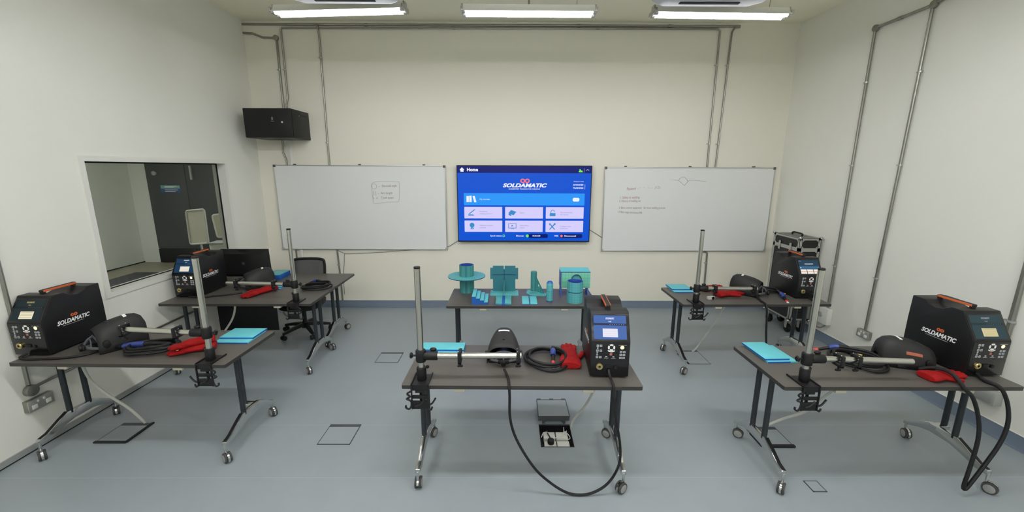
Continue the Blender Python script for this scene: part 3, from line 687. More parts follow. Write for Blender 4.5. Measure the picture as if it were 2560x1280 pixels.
def make_table(label, x0, y0, rz, dxs=(0, 0), ins=(.075, .085), black_strip=True, ca=(.3, 2.6, -.4, 2.9), grp='folding training tables on castors'):
    t = thing('folding_table', label, 'table', (x0, y0, 0), rz, grp)
    r = .012; poly = []
    for cx, cy, a in ((TW-r, TL-r, 0), (r, TL-r, PI/2), (r, r, PI), (TW-r, r, 1.5*PI)):
        poly += [(cx+r*math.cos(a+k*PI/6), cy+r*math.sin(a+k*PI/6)) for k in range(4)]
    tp = MB().prism(poly, .0245, X=T(0, 0, .7155)).build('tabletop', 'edge', t)
    MB().prism([(x*(1-.0008*0), y) for x, y in poly], .0010, X=T(0, 0, .7395)).build('laminate', 'top', tp)
    for e, fx in enumerate((ins[0], TW-ins[1])):
        sg = -1 if e == 0 else 1; dx = dxs[e]
        # arched foot: side profile swept across 32 mm
        top = [(-.01, .150), (.05, .165), (.14, .215), (.20, .245), (.40, .235), (.46, .205), (.54, .15), (.575, .135)]
        bot = [(.575, .108), (.55, .112), (.46, .150), (.38, .170), (.24, .170), (.16, .150), (.06, .118), (-.01, .118)]
        X = T(fx-.017, 0, 0) @ Matrix(((0, 0, 1, 0), (1, 0, 0, 0), (0, 1, 0, 0), (0, 0, 0, 1)))
        ft = MB().prism(top+bot, .034, X=X, bev=.006).build('foot', 'chrome', t)
        if black_strip: MB().loft([[(fx-.011, y_, z_), (fx+.011, y_, z_), (fx+.011, y_, z_+.0022), (fx-.011, y_, z_+.0022)] for y_, z_ in ((.0, .1522), (.05, .1652), (.14, .2152), (.198, .2444))]).build('foot_strip', 'black', ft)  # black strip along the top of the front arm
        for k, py in enumerate((.228, .368)):
            px = fx+(dx if k else 0)
            MB().cyl((px, py, .222), (px, py, .70), .0185, seg=16).build('post', 'post', t)
        if dx: MB().span((fx-.02+min(dx, 0), .34, .205), (fx+.02+max(dx, 0), .39, .235), .004).build('post_base', 'chrome', t)
        MB().span((fx-.03+min(dx, 0), .12, .690), (fx+.03+max(dx, 0), .47, .7155), .006).build('flip_bracket', 'bracket', t)
        MB().cyl((fx, .10, .70), (fx-sg*.07, .10, .70), .009, seg=10).build('release_lever', 'black', t)
        caster(t, fx, -.005, ca[e*2]); caster(t, fx, .562, ca[e*2+1])
    MB().span((.12, .29, .68), (TW-.13, .33, .7155), .004).build('cross_rail', 'post', t)
    for x in (.36, 1.16): MB().span((x-.034, .004, .694), (x+.034, .06, .7155), .004).build('edge_pad', 'pad', t)
    return t
TB = dict(C=(-.6715, 2.338, -.0106), RF=(1.6994, 2.322, 0), LF=(-3.436, 2.6304, -.0166), RB=(1.7211, 3.9012, .0132), DM=(-.6231, 3.8432, 0), LB=(-3.466, 3.893, .0073), LC=(-3.470, 4.497, .0073))
make_table('centre front dark table with the black cable loop hanging in front', *TB['C'], black_strip=False, ca=(.05, 2.7, 2.2, -2.2))
make_table('nearest right dark table, beside the right wall', *TB['RF'], (0, .07), ca=(2.4, -2.2, -2.6, 2.9))
make_table('nearest left dark table, beside the left wall', *TB['LF'], (0, -.085), ca=(-2.2, -2.4, -2.2, -2.2))
make_table('far right dark table in front of the flight case', *TB['RB'], ca=(2.2, 2.4, 1.0, 2.9))
make_table('dark table covered with blue test pieces before the television wall', *TB['DM'], ca=(1.2, 2.4, 1.0, 2.9))
make_table('left dark table behind the nearest left one, under the window', *TB['LB'], ca=(-2.2, -2.4, -2.4, -2.2))
lc = make_table('dark table by the office chair, carrying the monitor', *TB['LC'], ins=(.14, .145), ca=(1.2, 2.4, -.3, -.5))
MB().span((.10, .045, .20), (.78, .060, .66), .01).build('modesty_panel', 'black', lc)

# ------------------------------------------------------------------ pole stands
def stand(label, x, y, sg, zb0, zb1, blen, clamps, tilt=0):
    t = thing('pole_stand', label, 'pole stand', (x, y, .74), 0, 'clamped pole stands')
    m_ = sg
    b_ = MB(); b_.span((-.052, .0, .0), (.052, .135, .006), .001); b_.span((-.056, -.006, .0), (-.050, .15, .012)); b_.span((.050, -.006, .0), (.056, .15, .012)); b_.span((-.056, -.010, -.03), (.056, -.004, .008))
    b_.build('base_plate', 'blackmetal', t)
    MB().cyl((0, .068, .006), (0, .068, .090), .030, seg=24, bev=.004).build('pole_socket', 'black', t)
    k = MB(); k.cyl((m_*.02, .075, .082), (m_*.036, .08, .085), .006, seg=8); k.ball((m_*.036, .08, .085), .011); k.build('socket_knob', 'black', t)
    MB().cyl((0, .068, .07), (0, .068, .728), .019, seg=28).build('pole', 'steel', t)
    MB().cyl((0, .068, .728), (0, .068, .74), .0195, seg=28, bev=.003).build('pole_cap', 'black', t)
    zb = zb0-.74
    c = MB(); c.cyl((0, .068, zb-.04), (0, .068, zb+.04), .032, seg=24, bev=.008); c.cyl((m_*.02, .068, zb), (m_*.105, .068, zb), .0285, seg=24, bev=.004); c.build('cross_clamp', 'black', t)
    k = MB(); k.cyl((-m_*.03, .068, zb), (-m_*.055, .068, zb), .006, seg=10)
    for q in range(5): k.ball((-m_*.06, .068+.011*math.cos(q*1.2566), zb+.011*math.sin(q*1.2566)), .009, u=8, v=6)
    k.cyl((-m_*.053, .068, zb), (-m_*.068, .068, zb), .013, seg=12); k.build('clamp_knob', 'black', t)
    k = MB(); k.ball((m_*.075, .068+.02, zb+.033), (.022, .014, .012)); k.build('arm_knob', 'black', t)
    MB().cyl((m_*.095, .068, zb), (m_*blen, .068, zb1-.74), .0185, seg=28).build('arm_tube', 'steel', t)
    for q in clamps:
        zq = zb+(zb1-zb0)*q/blen; x_ = m_*q
        a = MB(); a.span((x_-.011, .030, zq-.042), (x_+.011, .040, zq+.03), .002); a.span((x_-.011, .032, zq+.020), (x_+.011, .105, zq+.034), .003); a.span((x_-.011, .096, zq-.03), (x_+.011, .105, zq+.03), .002); a.span((x_-.011, .03, zq-.042), (x_+.011, .105, zq-.032), .002)
        ar = a.build('arm_bracket', 'black', t)
        k = MB(); k.cyl((x_, .06, zq-.042), (x_, .06, zq-.060), .006, seg=10)
        k.box((x_, .06, zq-.066), (.036, .014, .016), .006); k.build('thumb_screw', 'black', ar)
        k = MB(); k.ball((x_-.006, .045, zq+.035), .004, u=8, v=6); k.ball((x_-.006, .09, zq+.035), .004, u=8, v=6); k.build('rivet', 'chrome', ar)
    # rack of hooks under the table edge
    h = MB()
    for sx in (-1, 1): h.span((sx*.050-.004, -.016, -.155), (sx*.050+.004, -.004, .0), .001)
    h.span((-.05, -.012, -.084), (.05, -.004, -.062), .001); h.span((-.05, -.012, -.155), (.05, -.004, -.100), .001)
    h.span((-.03, -.004, -.05), (.03, .05, -.034), .002); h.cyl((0, .02, -.034), (0, .02, -.15), .009, seg=10)
    h.tube([(-.03, -.015, -.13), (0, -.016, -.12), (.03, -.015, -.09)], .006, 6)
    h.build('hook_rack', 'blackmetal', t)
    g = MB(); g.tube([(-sg*.054, -.01, -.035), (-sg*.078, -.012, -.05), (-sg*.06, -.012, -.07), (-sg*.082, -.012, -.085), (-sg*.056, -.012, -.10), (-sg*.056, -.012, -.135), (-sg*.07, -.012, -.155), (-sg*.088, -.012, -.145), (-sg*.088, -.012, -.130)][::1], .006, 6, n=4); g.build('cable_hook', 'blackmetal', t)
    g = MB(); g.tube([(sg*.054, -.01, -.125), (sg*.075, -.012, -.115), (sg*.098, -.014, -.078)], .006, 6, n=3); g.tube([(sg*.054, -.01, -.15), (sg*.066, -.012, -.16), (sg*.075, -.012, -.14)], .006, 6, n=3); g.build('prong', 'blackmetal', t)
    return t
stand('pole stand clamped at the front of the centre table', -.557, 2.338, 1, .907, .907, .63, (.245, .61))
stand('pole stand on the nearest right table, arm reaching a black mask', 1.862, 2.322, 1, .896, .878, .665, (.20, .31))
stand('pole stand on the nearest left table, arm pointing at the left wall', -2.085, 2.612, -1, .944, .968, .575, (.20, .56))
stand('pole stand on the far right table before the flight case', 1.872, 3.903, 1, .889, .884, .605, (.18, .57))
stand('pole stand on the left table before the monitor', -2.143, 3.903, -1, .922, .934, .67, (.20, .57))

# ------------------------------------------------------------------ welding trainers
def screen_mats(tagname, bg, bar, form, line, txt, st=1):
    return dict(bg=emit('screen_bg_'+tagname, rgb(*bg), st), bar=emit('screen_bar_'+tagname, rgb(*bar), st), form=emit('screen_form_'+tagname, rgb(*form), st), line=emit('screen_line_'+tagname, rgb(*line), st), txt=emit('screen_text_'+tagname, rgb(*txt), st))
M['led'] = emit('lit_button', rgb(255, 240, 196), 1.3)
M['redkey'] = mat('red_key', rgb(176, 96, 84), .5)
def trainer(label, x0, y0, rz, sm, home=False):
    t = thing('welding_trainer', label, 'welding trainer', (x0, y0, .74), rz, 'welding simulator machines'); W = .245
    yf = .02
    # side profile (depth, height)
    P = [(.02, .012), (.015, .25), (.105, .405), (.112, .42), (.19, .42), (.235, .392), (.29, .382), (.335, .396), (.365, .418), (.456, .42), (.462, .25), (.462, .012)]
    X = Matrix(((0, 0, 1, 0), (1, 0, 0, 0), (0, 1, 0, 0), (0, 0, 0, 1)))
    MB().prism(P, W, X=X, bev=.005).build('housing', 'case', t)
    b_ = MB()
    for px in (.03, W-.03):
        for py in (.06, .42): b_.cyl((px, py, 0), (px, py, .014), .014, seg=12)
    b_.build('rubber_feet', 'rubber', t)
    h = MB(); h.box((W/2, .275, .438), (.030, .24, .018), .006); h.span((W/2-.012, .160, .415), (W/2+.012, .180, .436)); h.span((W/2-.012, .370, .412), (W/2+.012, .39, .438))
    ho = h.build('carry_handle', 'shell', t)
    for s in (-1, 1): MB().box((W/2+s*.0155, .275, .438), (.004, .225, .014), .001).build('handle_grip', 'orange', ho)
    # faces: lower panel and leaning screen panel
    def face(p, q):
        a = Vector((0, p[0], p[1])); d = Vector((0, q[0]-p[0], q[1]-p[1])).normalized(); nn = Vector((0, -d.z, d.y))
        if nn.y > 0: nn = -nn
        return Matrix(((1, 0, 0, 0), (0, d.y, nn.y, a.y), (0, d.z, nn.z, a.z), (0, 0, 0, 1)))
    LX = face(P[0], P[1]); UX = face(P[1], P[2]); LH = .238; UH = math.hypot(.09, .155)
    MB().span((.005, .004, 0), (W-.005, LH-.004, .0025), .001, X=LX).build('control_panel', 'casefront', t)
    fp = MB().span((.005, .004, 0), (W-.005, UH-.002, .0025), .001, X=UX).build('display_bezel', 'casefront', t)
    x0s, x1s, y0s, y1s = .018, W-.022, .016, UH-.012; sw, sh = x1s-x0s, y1s-y0s
    def Z_(d): return UX @ T(x0s, y0s, .0031+d)
    g = MB(); rect(g, 0, 0, sw, sh, Z_(0)); so = g.build('screen', sm['bg'], t)
    g = MB()
    if home:
        rect(g, 0, sh*.36, sw, sh*.56, Z_(.0005)); g.build('screen_band', sm['bar'], so)
        g = MB()
        for a in range(3):
            for c in range(2): rect(g, sw*(.03+a*.325), sh*(.03+c*.165), sw*(.03+a*.325+.295), sh*(.03+c*.165+.145), Z_(.0005))
        g.build('screen_tiles', sm['form'], so)
        g = MB(); g.text('SOLDAMATIC', .014, Z_(.001) @ T(sw/2, sh*.72, 0), shear=.25, bold=.0006, align='CENTER'); g.text('Home', .010, Z_(.001) @ T(.004, sh*.93, 0))
        disc(g, sw*.06, sh*.46, .006, Z_(.001)); disc(g, sw*.94, sh*.46, .004, Z_(.001)); g.build('screen_text', sm['txt'], so, ang=80)
    else:
        rect(g, 0, sh*.575, sw, sh*.665, Z_(.0005)); g.build('screen_band', sm['bar'], so)
        g = MB(); rect(g, sw*.27, sh*.09, sw*.73, sh*.44, Z_(.0005)); fo = g.build('screen_form', sm['form'], so)
        g = MB()
        for k in range(4): rect(g, sw*.3, sh*(.15+k*.08), sw*.7, sh*(.162+k*.08), Z_(.001))
        g.build('screen_form_lines', sm['line'], so)
        g = MB(); g.text('SOLDAMATIC', .015, Z_(.001) @ T(sw*.5, sh*.865, 0), shear=.25, bold=.0008, align='CENTER', width=.055); g.text('Login', .009, Z_(.001) @ T(sw*.5, sh*.74, 0), align='CENTER', bold=.0003)
        for k in range(7): disc(g, sw*(.5+k*.07), sh*.62, .0018, Z_(.001), 8)
        g.build('screen_text', sm['txt'], so, ang=80)
    # keys
    def K(d=0): return LX @ T(0, 0, .0031+d)
    g = MB()
    for (cx, cz) in ((.042, .212), (.062, .212), (.042, .196), (.041, .178), (.062, .178), (.041, .163), (.040, .150), (.040, .134), (.061, .134)):
        s = .0075 if (cz in (.212, .178, .134)) else .005
        rect(g, cx-s, cz-s, cx+s, cz+s, K(), .002)
    g.build('keypad', 'key', t, ang=80); g = MB()
    for (cx, cz) in ((.189, .172), (.209, .172), (.188, .153), (.208, .153), (.187, .132), (.207, .132)): rect(g, cx-.0078, cz-.0068, cx+.0078, cz+.0068, K(), .002)
    g.build('keypad', 'key', t, ang=80)
    for cx in (.098, .143):
        g = MB(); rect(g, cx-.006, .134, cx+.006, .142, K()); rect(g, cx-.014, .127, cx+.014, .130, K()); g.build('mode_key', 'key', t, ang=80)
    for grp_ in (((.042, .212), (.062, .212), (.041, .178), (.062, .178), (.040, .134), (.061, .134)), ((.189, .172), (.209, .172), (.188, .153), (.208, .153), (.187, .132), (.207, .132))):
        kk = MB()
        for (cx, cz) in grp_: disc(kk, cx, cz, .003, K(.0004), 8)
        kk.build('keypad_lettering', 'gap', t)
    g = MB()
    for q in range(4): disc(g, .128, .201, .023, K(), 8, q*PI/2-.62+PI/2, q*PI/2+.62+PI/2, .0115)
    disc(g, .128, .205, .036, K(), 10, PI*1.5-.75, PI*1.5+.75, .029); g.build('dial_pad', 'white', t, ang=80)
    g = MB(); rect(g, .119, .147, .135, .163, K(), .002); g.build('enter_key', 'redkey', t)
    g = MB(); disc(g, .195, .203, .0125, K()); g.build('power_button', 'led', t)
    g = MB(); rect(g, .172, .217, .222, .220, K()); g.build('button_caption', 'grey', t)
    g = MB(); A = LX @ T(.058, .072, .0025)
    g.lathe([(.0, .004), (.008, .004), (.009, .014), (.016, .014), (.018, .010), (.021, .010), (.022, 0)], 24, X=A); g.build('brass_connector', 'brass', t)
    g = MB(); disc(g, .058, .072, .007, LX @ T(0, 0, .0072), 16); g.build('connector_bore', 'gap', t)
    g = MB(); g.span((.095, .058, 0), (.135, .082, .008), .002, X=LX); g.span((.15, .055, 0), (.17, .075, .010), .002, X=LX); g.build('port_cover', 'black', t)
    # lettering on both sides
    for side in (-1, 1):
        Xs = (T(-.0009, .345, .205) @ face_minus_x()) if side < 0 else (T(W+.0009, .105, .205) @ face_plus_x())
        g = MB(); g.text('SOLDAMATIC', .042, Xs @ T(0, 0, 0), shear=.28, bold=.0016, width=.235); lo = g.build('side_lettering', 'white', t, ang=80)
        g = MB(); rect(g, .035, -.026, .185, -.0225, Xs); g.build('lettering_underline', 'grey', lo)
        g = MB(); infinity(g, .125, .036, .0135, Xs, .42); g.build('logo_mark', 'orange', lo)
    return t
S_C = screen_mats('bright', (58, 98, 168), (14, 26, 70), (226, 230, 250), (240, 190, 176), (225, 232, 250))
S_R = screen_mats('dim', (44, 66, 72), (34, 50, 56), (214, 200, 152), (150, 150, 120), (150, 150, 150))  # dimming by viewing angle is put into the colours here and below
S_L = screen_mats('dark', (26, 40, 44), (18, 28, 32), (236, 228, 196), (120, 110, 90), (170, 150, 100))
S_B = screen_mats('left_back', (28, 58, 86), (20, 44, 68), (236, 230, 216), (200, 170, 140), (220, 220, 220))
S_H = screen_mats('home', (34, 64, 84), (58, 104, 138), (246, 228, 214), (200, 170, 140), (220, 226, 230))
trainer('black welding trainer on the centre table, bright blue screen facing forward', .513, 2.42, -.06, S_C)
trainer('black welding trainer on the nearest right table behind a black mask', 2.950, 2.43, 0, S_R)
trainer('black welding trainer against the left wall on the nearest left table', -3.503, 2.715, .0, S_L)
trainer('black welding trainer under the window, partly behind a steel pole', -3.445, 4.075, .0, S_B)
trainer('black welding trainer with white menu tiles, in front of the flight case', 2.965, 4.07, 0, S_H, home=True)

# ------------------------------------------------------------------ welding masks
def mask(label, x, y, rz, sz=1.0, s=1.0, stripe=False):
    t = thing('welding_mask', label, 'welding mask', (x, y, .74), rz, 'black welding masks')
    t.scale = (s, s, s*sz)
    # shell: arch sections from the open rim (y=0) to the closed snout
    def arch(yy, hw, h, zb, n_=22, ex=2.4, inset=0):
        pts = []
        for k in range(n_+1):
            a = PI*k/n_; c, s_ = math.cos(a), math.sin(a)
            pts.append(((hw-inset)*math.copysign(abs(c)**(2/ex), c), yy, zb+(h-inset)*abs(s_)**(2/ex)))
        return pts
    secs = [(.0, .112, .132, .0), (.04, .1135, .151, .0), (.09, .111, .168, .0), (.15, .102, .180, .0), (.20, .090, .186, .0), (.245, .079, .182, .0), (.272, .070, .164, .0), (.287, .056, .130, .0), (.293, .03, .075, .0)]
    rows = [arch(*q, ex=2.9) for q in secs]
    g = MB(); g.sheet(rows)
    o = g.build('shell', 'shell', t, ang=60)
    md = o.modifiers.new('th', 'SOLIDIFY'); md.thickness = .005; md.offset = -1
    b_ = MB(); b_.sheet([arch(.172, .0965, .1833, 0, ex=2.9)[9:14], arch(.192, .0922, .1855, 0, ex=2.9)[9:14]], X=T(0, 0, .0072)); b_.build('white_label', 'white', o)
    b_ = MB(); b_.box((0, .07, .168), (.018, .008, .006), .002); b_.build('shell_button', 'black', o)
    for sx in (-1, 1):
        lo_, hi_ = ((3, 5) if sx > 0 else (18, 20))
        b_ = MB(); stripe and b_.sheet([arch(yy, hw+.0066, h+.0066, 0, ex=2.9)[lo_:hi_] for yy, hw, h in ((.085, .1115, .166), (.115, .1085, .174), (.145, .103, .179), (.175, .096, .183))]); b_ = stripe and b_.build('side_stripe', 'copper', o)
        b_ = MB(); b_.cyl((sx*.108, .045, .06), (sx*.130, .045, .06), .022, seg=18, bev=.005); b_.build('pivot_knob', 'black', t)
    hb = MB(); hb.tube([(.092*math.cos(a), .015-.075*math.sin(a)*.9, .035+.012*math.sin(a)) for a in [PI*k/10 for k in range(-2, 13)]], .0045, 8, n=2, flat=2.0); hb.build('head_band', 'strap', t)
    hb = MB(); hb.tube([(.09, .02, .045), (.05, .005, .085), (0, .0, .100), (-.05, .005, .085), (-.09, .02, .045)], .005, 8, n=4, flat=1.5)
    hb.tube([(0, .0, .100), (0, -.035, .08), (0, -.055, .05)], .005, 8, n=4, flat=1.5)
    for sx in (-1, 1): hb.tube([(sx*.06, -.03, .040), (sx*.03, -.02, .07), (sx*.01, -.02, .088)], .0045, 6, n=3)
    hb.build('harness_straps', 'strap', t)
    pd = MB(); pd.box((0, -.060, .045), (.075, .018, .034), .007); pd.build('sweat_pad', 'black', t)
    kn = MB(); kn.cyl((0, -.063, .04), (0, -.082, .04), .019, seg=16, bev=.004); kn.build('tightening_knob', 'black', t)
    base = MB(); base.span((-.105, .0, .0), (.105, .22, .030), .012); base.span((-.07, .2, .0), (.07, .29, .026), .012); base.build('face_plate', 'black', t)
    return t
mask('black welding mask facing away on the centre table', -.042, 2.635, 0, sz=.88)
mask('black welding mask with orange stripe in front of the nearest right trainer', 2.845, 2.63, 1.42, 1.02, .98, True)
mask('black welding mask beside the trainer on the nearest left table', -3.02, 2.82, -.62, 1.18)
mask('black welding mask on the far right table, behind the arm tube', 2.66, 4.20, .85, 1.05, 1.0)
mask('black welding mask on the left table in front of the monitor', -2.94, 4.43, -.95, 1.12)

# ------------------------------------------------------------------ torches with coiled cable
def torch(label, x, y, rz, rx, ry, tipw, loops=3, flip=1, aend=.4):
    t = thing('welding_torch', label, 'welding torch', (x, y, .74), rz, 'welding torches with coiled leads')
    pts = []; N = loops*14; dx, dy = tipw[0]-x, tipw[1]-y; tip = (dx*math.cos(rz)+dy*math.sin(rz), -dx*math.sin(rz)+dy*math.cos(rz), tipw[2])
    for k in range(N+1):
        a = 2*PI*k/14+aend*flip; f = 1-.05*(k/14)+.04*math.sin(k*.9)
        pts.append((rx*f*math.cos(a)+.012*math.sin(k*.23), flip*ry*f*math.sin(a)+.010*math.cos(k*.31), .011+.0165*(k/14)*.9+.004*math.sin(k*1.3)))
    MB().tube(pts, .0095, 8, n=3).build('coiled_lead', 'rubber', t)
    a0 = Vector(pts[-1]); tp = Vector(tip)
    d = (tp-a0); h = MB(); h.tube([a0, a0+d*.25+Vector((0, 0, .012)), a0+d*.5+Vector((0, 0, .02)), a0+d*.62+Vector((0, 0, .02))], lambda q: .012+.006*q, 12); h.build('cable_sleeve', 'black', t)
    h = MB(); h.tube([a0+d*.55+Vector((0, 0, .02)), a0+d*.8+Vector((0, 0, .025)), tp+Vector((0, 0, .02))], lambda q: .021-.004*abs(q-.4), 14); h.build('grip', 'blueg', t)
    e = tp+d.normalized()*.07
    h = MB(); h.tube([tp+Vector((0, 0, .02)), tp+d.normalized()*.03+Vector((0, 0, .022)), e+Vector((0, 0, .018))], lambda q: .013-.003*q, 12); h.build('neck', 'black', t)
    h = MB(); h.cyl(e+Vector((0, 0, .018)), e+d.normalized()*.032+Vector((0, 0, .017)), .0145, seg=16, bev=.003); h.build('red_tip', 'redcap', t)
    h = MB(); h.cyl(e+d.normalized()*.032+Vector((0, 0, .017)), e+d.normalized()*.058+Vector((0, 0, .016)), .0125, seg=16, bev=.003); h.build('white_tip', 'whiteplastic', t)
    c0 = Vector(pts[0]); c1 = c0+Vector((.04, -.05*flip, .01))
    h = MB(); h.tube([c0, c0+Vector((.02, -.02*flip, .004)), c1], lambda q: .012+.008*q, 12); h.build('plug_sleeve', 'black', t)
    h = MB(); h.cyl(c1, c1+Vector((.02, -.03*flip, .004)), .010, seg=14, bev=.002); h.build('brass_plug', 'brass', t)
    return t
torch('torch with red tip in a wide black coil on the centre table', .255, 2.66, .1, .155, .155, (.300, 2.655, .03), 3, aend=1.0)
torch('torch with bright blue grip and coiled lead on the nearest left table', -2.62, 2.84, .15, .17, .12, (-2.82, 2.83, .015), 3, aend=-.3)
torch('torch with coiled black lead behind the arm tube, nearest right table', 2.41, 2.65, -.3, .155, .15, (2.36, 2.83, .01), 3, aend=1.5)
torch('torch with black lead coil on the left table, pole side near the chair', -2.15, 4.44, .45, .16, .115, (-2.245, 4.57, .02), 3, aend=1.2)
torch('torch with small coil beside the trainer on the far right table', 2.80, 4.36, -.5, .14, .10, (2.835, 4.08, .0), 2, aend=-.4)

# ------------------------------------------------------------------ red gloves
def glove(label, x, y, rz, s=1.0, z=.74, tilt=0, spread=1.0, lump=1.0):
    t = MB(); Xs = RX(tilt)
    def ell(yy, hw, hh, zc, n_=14): return [(hw*math.cos(2*PI*k/n_), yy, max(.001, zc+hh*math.sin(2*PI*k/n_))) for k in range(n_)]
    t.loft([ell(0, .072, .026*lump, .028*lump), ell(.02, .080, .030*lump, .031*lump), ell(.09, .072, .029*lump, .030*lump), ell(.15, .060, .026*lump, .027*lump), ell(.21, .058, .024*lump, .025*lump), ell(.265, .052, .020*lump, .022*lump)])
    for k, (fx, ln) in enumerate(((-.041, .075), (-.014, .095), (.014, .090), (.040, .070))):
        t.tube([(fx*.95, .235, .022), (fx*spread, .28, .024), (fx*spread*1.08, .265+ln, .021)], lambda q: .0165-.004*max(0, q-.75)*4*.5, 10, n=5)
        t.ball((fx*spread*1.08, .265+ln, .021), .0145, u=10, v=8)
    t.tube([(.045, .13, .026), (.082, .17, .026), (.095, .225, .022)], .0165, 10, n=5); t.ball((.095, .225, .022), .0158, u=10, v=8)
    o = t.build('work_glove', 'red', None, 180); o.location = (x, y, z); o.rotation_euler = (0, 0, rz); o.scale = (s, s, s)
    md = o.modifiers.new('r', 'REMESH'); md.mode = 'VOXEL'; md.voxel_size = .0042; md.use_smooth_shade = True
    sm_ = o.modifiers.new('s', 'SMOOTH'); sm_.iterations = 3; sm_.factor = .5
    tx = bpy.data.textures.new('crease', 'CLOUDS'); tx.noise_scale = .045
    dp = o.modifiers.new('d', 'DISPLACE'); dp.texture = tx; dp.strength = .007; dp.mid_level = .5
    return tag(o, label, 'glove', 'red leather work gloves')
glove('red leather glove beside the trainer on the centre table, fingers pointing back', .405, 2.545, -.10, .98)
glove('upper red glove lying on another, nearest left table', -2.20, 2.90, 2.15, .74, z=.779, lump=1.5)
glove('lower red glove of the pair on the nearest left table', -2.185, 2.88, 2.05, .78, lump=1.3)
glove('red glove under the mask on the nearest right table', 2.66, 2.415, -1.40, .80)
glove('red glove pointing at the arm tube, left table before the monitor', -2.60, 4.40, 2.75, 1.0)
glove('red glove under the arm tube on the far right table', 2.18, 4.17, -1.3, .95)
glove('red glove behind the arm tube on the far right table', 2.10, 4.36, -1.1, .9)
t = thing('connector_plug', 'small white and black plug beside the red gloves, far right table', 'plug', (2.075, 4.075, .74), .2)
MB().span((-.04, -.018, 0), (.04, .018, .032), .008).build('plug_body', 'whiteplastic', t)
MB().cyl((.012, -.0185, .018), (.012, -.024, .018), .015, seg=16).build('plug_ring', 'black', t)

# ------------------------------------------------------------------ stepped test plates
def plates(label, x, y, rz, w_, d_, step, dirx=False, h=.010, low_front=True, grp='cyan practice weld plates'):
    t = thing('practice_plate', label, 'practice plate', (x, y, .74), rz, grp)
    if dirx:
        MB().span((0, 0, 0), (w_, d_, h), .0008).build('lower_plate', 'cyan', t); MB().span((0, step, h), (w_*.93, d_, h*2), .0008).build('upper_plate', 'cyan', t)
    else:
        lo = MB().span((0, 0, 0), (w_, d_, h), .0008).build('lower_plate', 'cyan', t)
        MB().span((-.0, -.0006, .0004), (w_, -.0001, h-.0006)).build('lower_edge', 'bluecoat', lo)
        up = MB().span((0, step, h), (w_, d_+step*.3, h*2.2), .0008).build('upper_plate', 'cyan', t)
        g = MB(); g.span((0, step-.0012, h+.0003), (w_, step-.0002, h*2.2-.001)); g.span((w_, step, h), (w_+.0008, d_+step*.3, h*2.2-.001)); g.span((-.0008, step, h), (0, d_+step*.3, h*2.2-.001)); g.build('upper_edge', 'bluecoat', up)
    return t
plates('cyan stepped plate at the front corner of the nearest left table', -2.262, 2.955, .0, .262, .24, .07)
t = thing('practice_plate', 'large cyan plate at the pole end of the nearest right table', 'practice plate', (1.79, 2.64, .74), .03, 'cyan practice weld plates')
lo = MB().span((0, 0, 0), (.21, .27, .012), .0008).build('lower_plate', 'cyan', t)
MB().span((-.0, -.0008, .0005), (.16, -.0002, .011)).build('lower_edge', 'bluecoat', lo)
up = MB().span((-.01, .02, .0125), (.165, .30, .024), .0008).build('upper_plate', 'cyan', t)
g = MB(); g.span((-.0108, .02, .0128), (-.0101, .30, .023)); g.span((-.01, .0192, .0128), (.165, .0199, .023)); g.build('upper_edge', 'bluecoat', up)
plates('cyan plate at the back of the centre table, behind the pole', -.652, 2.79, -.01, .315, .14, .02)
plates('cyan stepped plate at the far right table corner', 1.79, 4.30, .0, .22, .25, .07)
plates('cyan plate on the left table, partly behind the arm tube', -2.72, 4.40, .0, .18, .07, .035)
t = thing('practice_block', 'thick blue block with teal top beside the monitor', 'practice block', (-2.94, 4.80, .74), .0)
MB().span((0, 0, 0), (.18, .25, .055), .001).build('block_body', 'bluecoat', t)
MB().span((0, 0, .0555), (.18, .25, .060), .001).build('top_plate', 'teal', t)
MB().cyl((-.03, .2, 0), (-.03, .2, .085), .006, seg=10).build('pin', 'whiteplastic', t)

# ------------------------------------------------------------------ demonstration pieces
t = thing('flanged_pipe', 'teal pipe with a wide round flange, left end of the test-piece table', 'test piece', (-.467, 4.33, .74))
r = .0785
MB().lathe([(r-.006, 0), (r, 0), (r, .18), (r, .301), (r-.006, .301), (r-.008, .18), (r-.006, 0)], 40).build('pipe', 'tealfine', t)
MB().lathe([(r+.0005, .172), (.201, .172), (.201, .182), (r+.0005, .182), (r+.0005, .172)], 48).build('flange', 'teal', t)
MB().lathe([(.2012, .173), (.2018, .176), (.2012, .180)], 48).build('flange_rim', 'weld', t)
MB().lathe([(r-.0085, .285), (r-.0075, .3015), (r-.0085, .18)], 40).build('pipe_bore', 'navy', t)
t = thing('stair_block', 'blue stair-shaped block with four cyan steps', 'test piece', (-.375, 3.89, .74), .02)
hs = (.080, .062, .042, .022); poly = [(0, 0), (.158, 0)]
for k in (3, 2, 1, 0): poly += [((k+1)*.0395, hs[k]), (k*.0395, hs[k])]
MB().prism(poly, .25, X=T(0, .25, 0) @ RX(PI/2)).build('stair_body', 'bluecoat', t)
for k in range(4): MB().span((k*.0395+.0008, -.004, hs[k]), (k*.0395+.0385, .25+k*.01, hs[k]+.005), .0008).build('step_plate', 'cyan', t)
t = thing('cross_plate_piece', 'tall teal plate piece with a cross weld on a flat base', 'test piece', (-.062, 4.33, .74))
MB().span((-.147, -.155, 0), (.152, .04, .008), .001).build('base_plate', 'teal', t)
pl = [(-.122, 0), (.121, 0), (.121, .134), (.151, .134), (.151, .258), (.121, .258), (.121, .282), (.005, .282), (.005, .246), (-.005, .246), (-.005, .282), (-.122, .282), (-.122, .258), (-.151, .258), (-.151, .134), (-.122, .134)]
MB().prism(pl, .008, X=T(0, .008, .008) @ RX(PI/2)).build('upright_plate', 'tealfine', t)
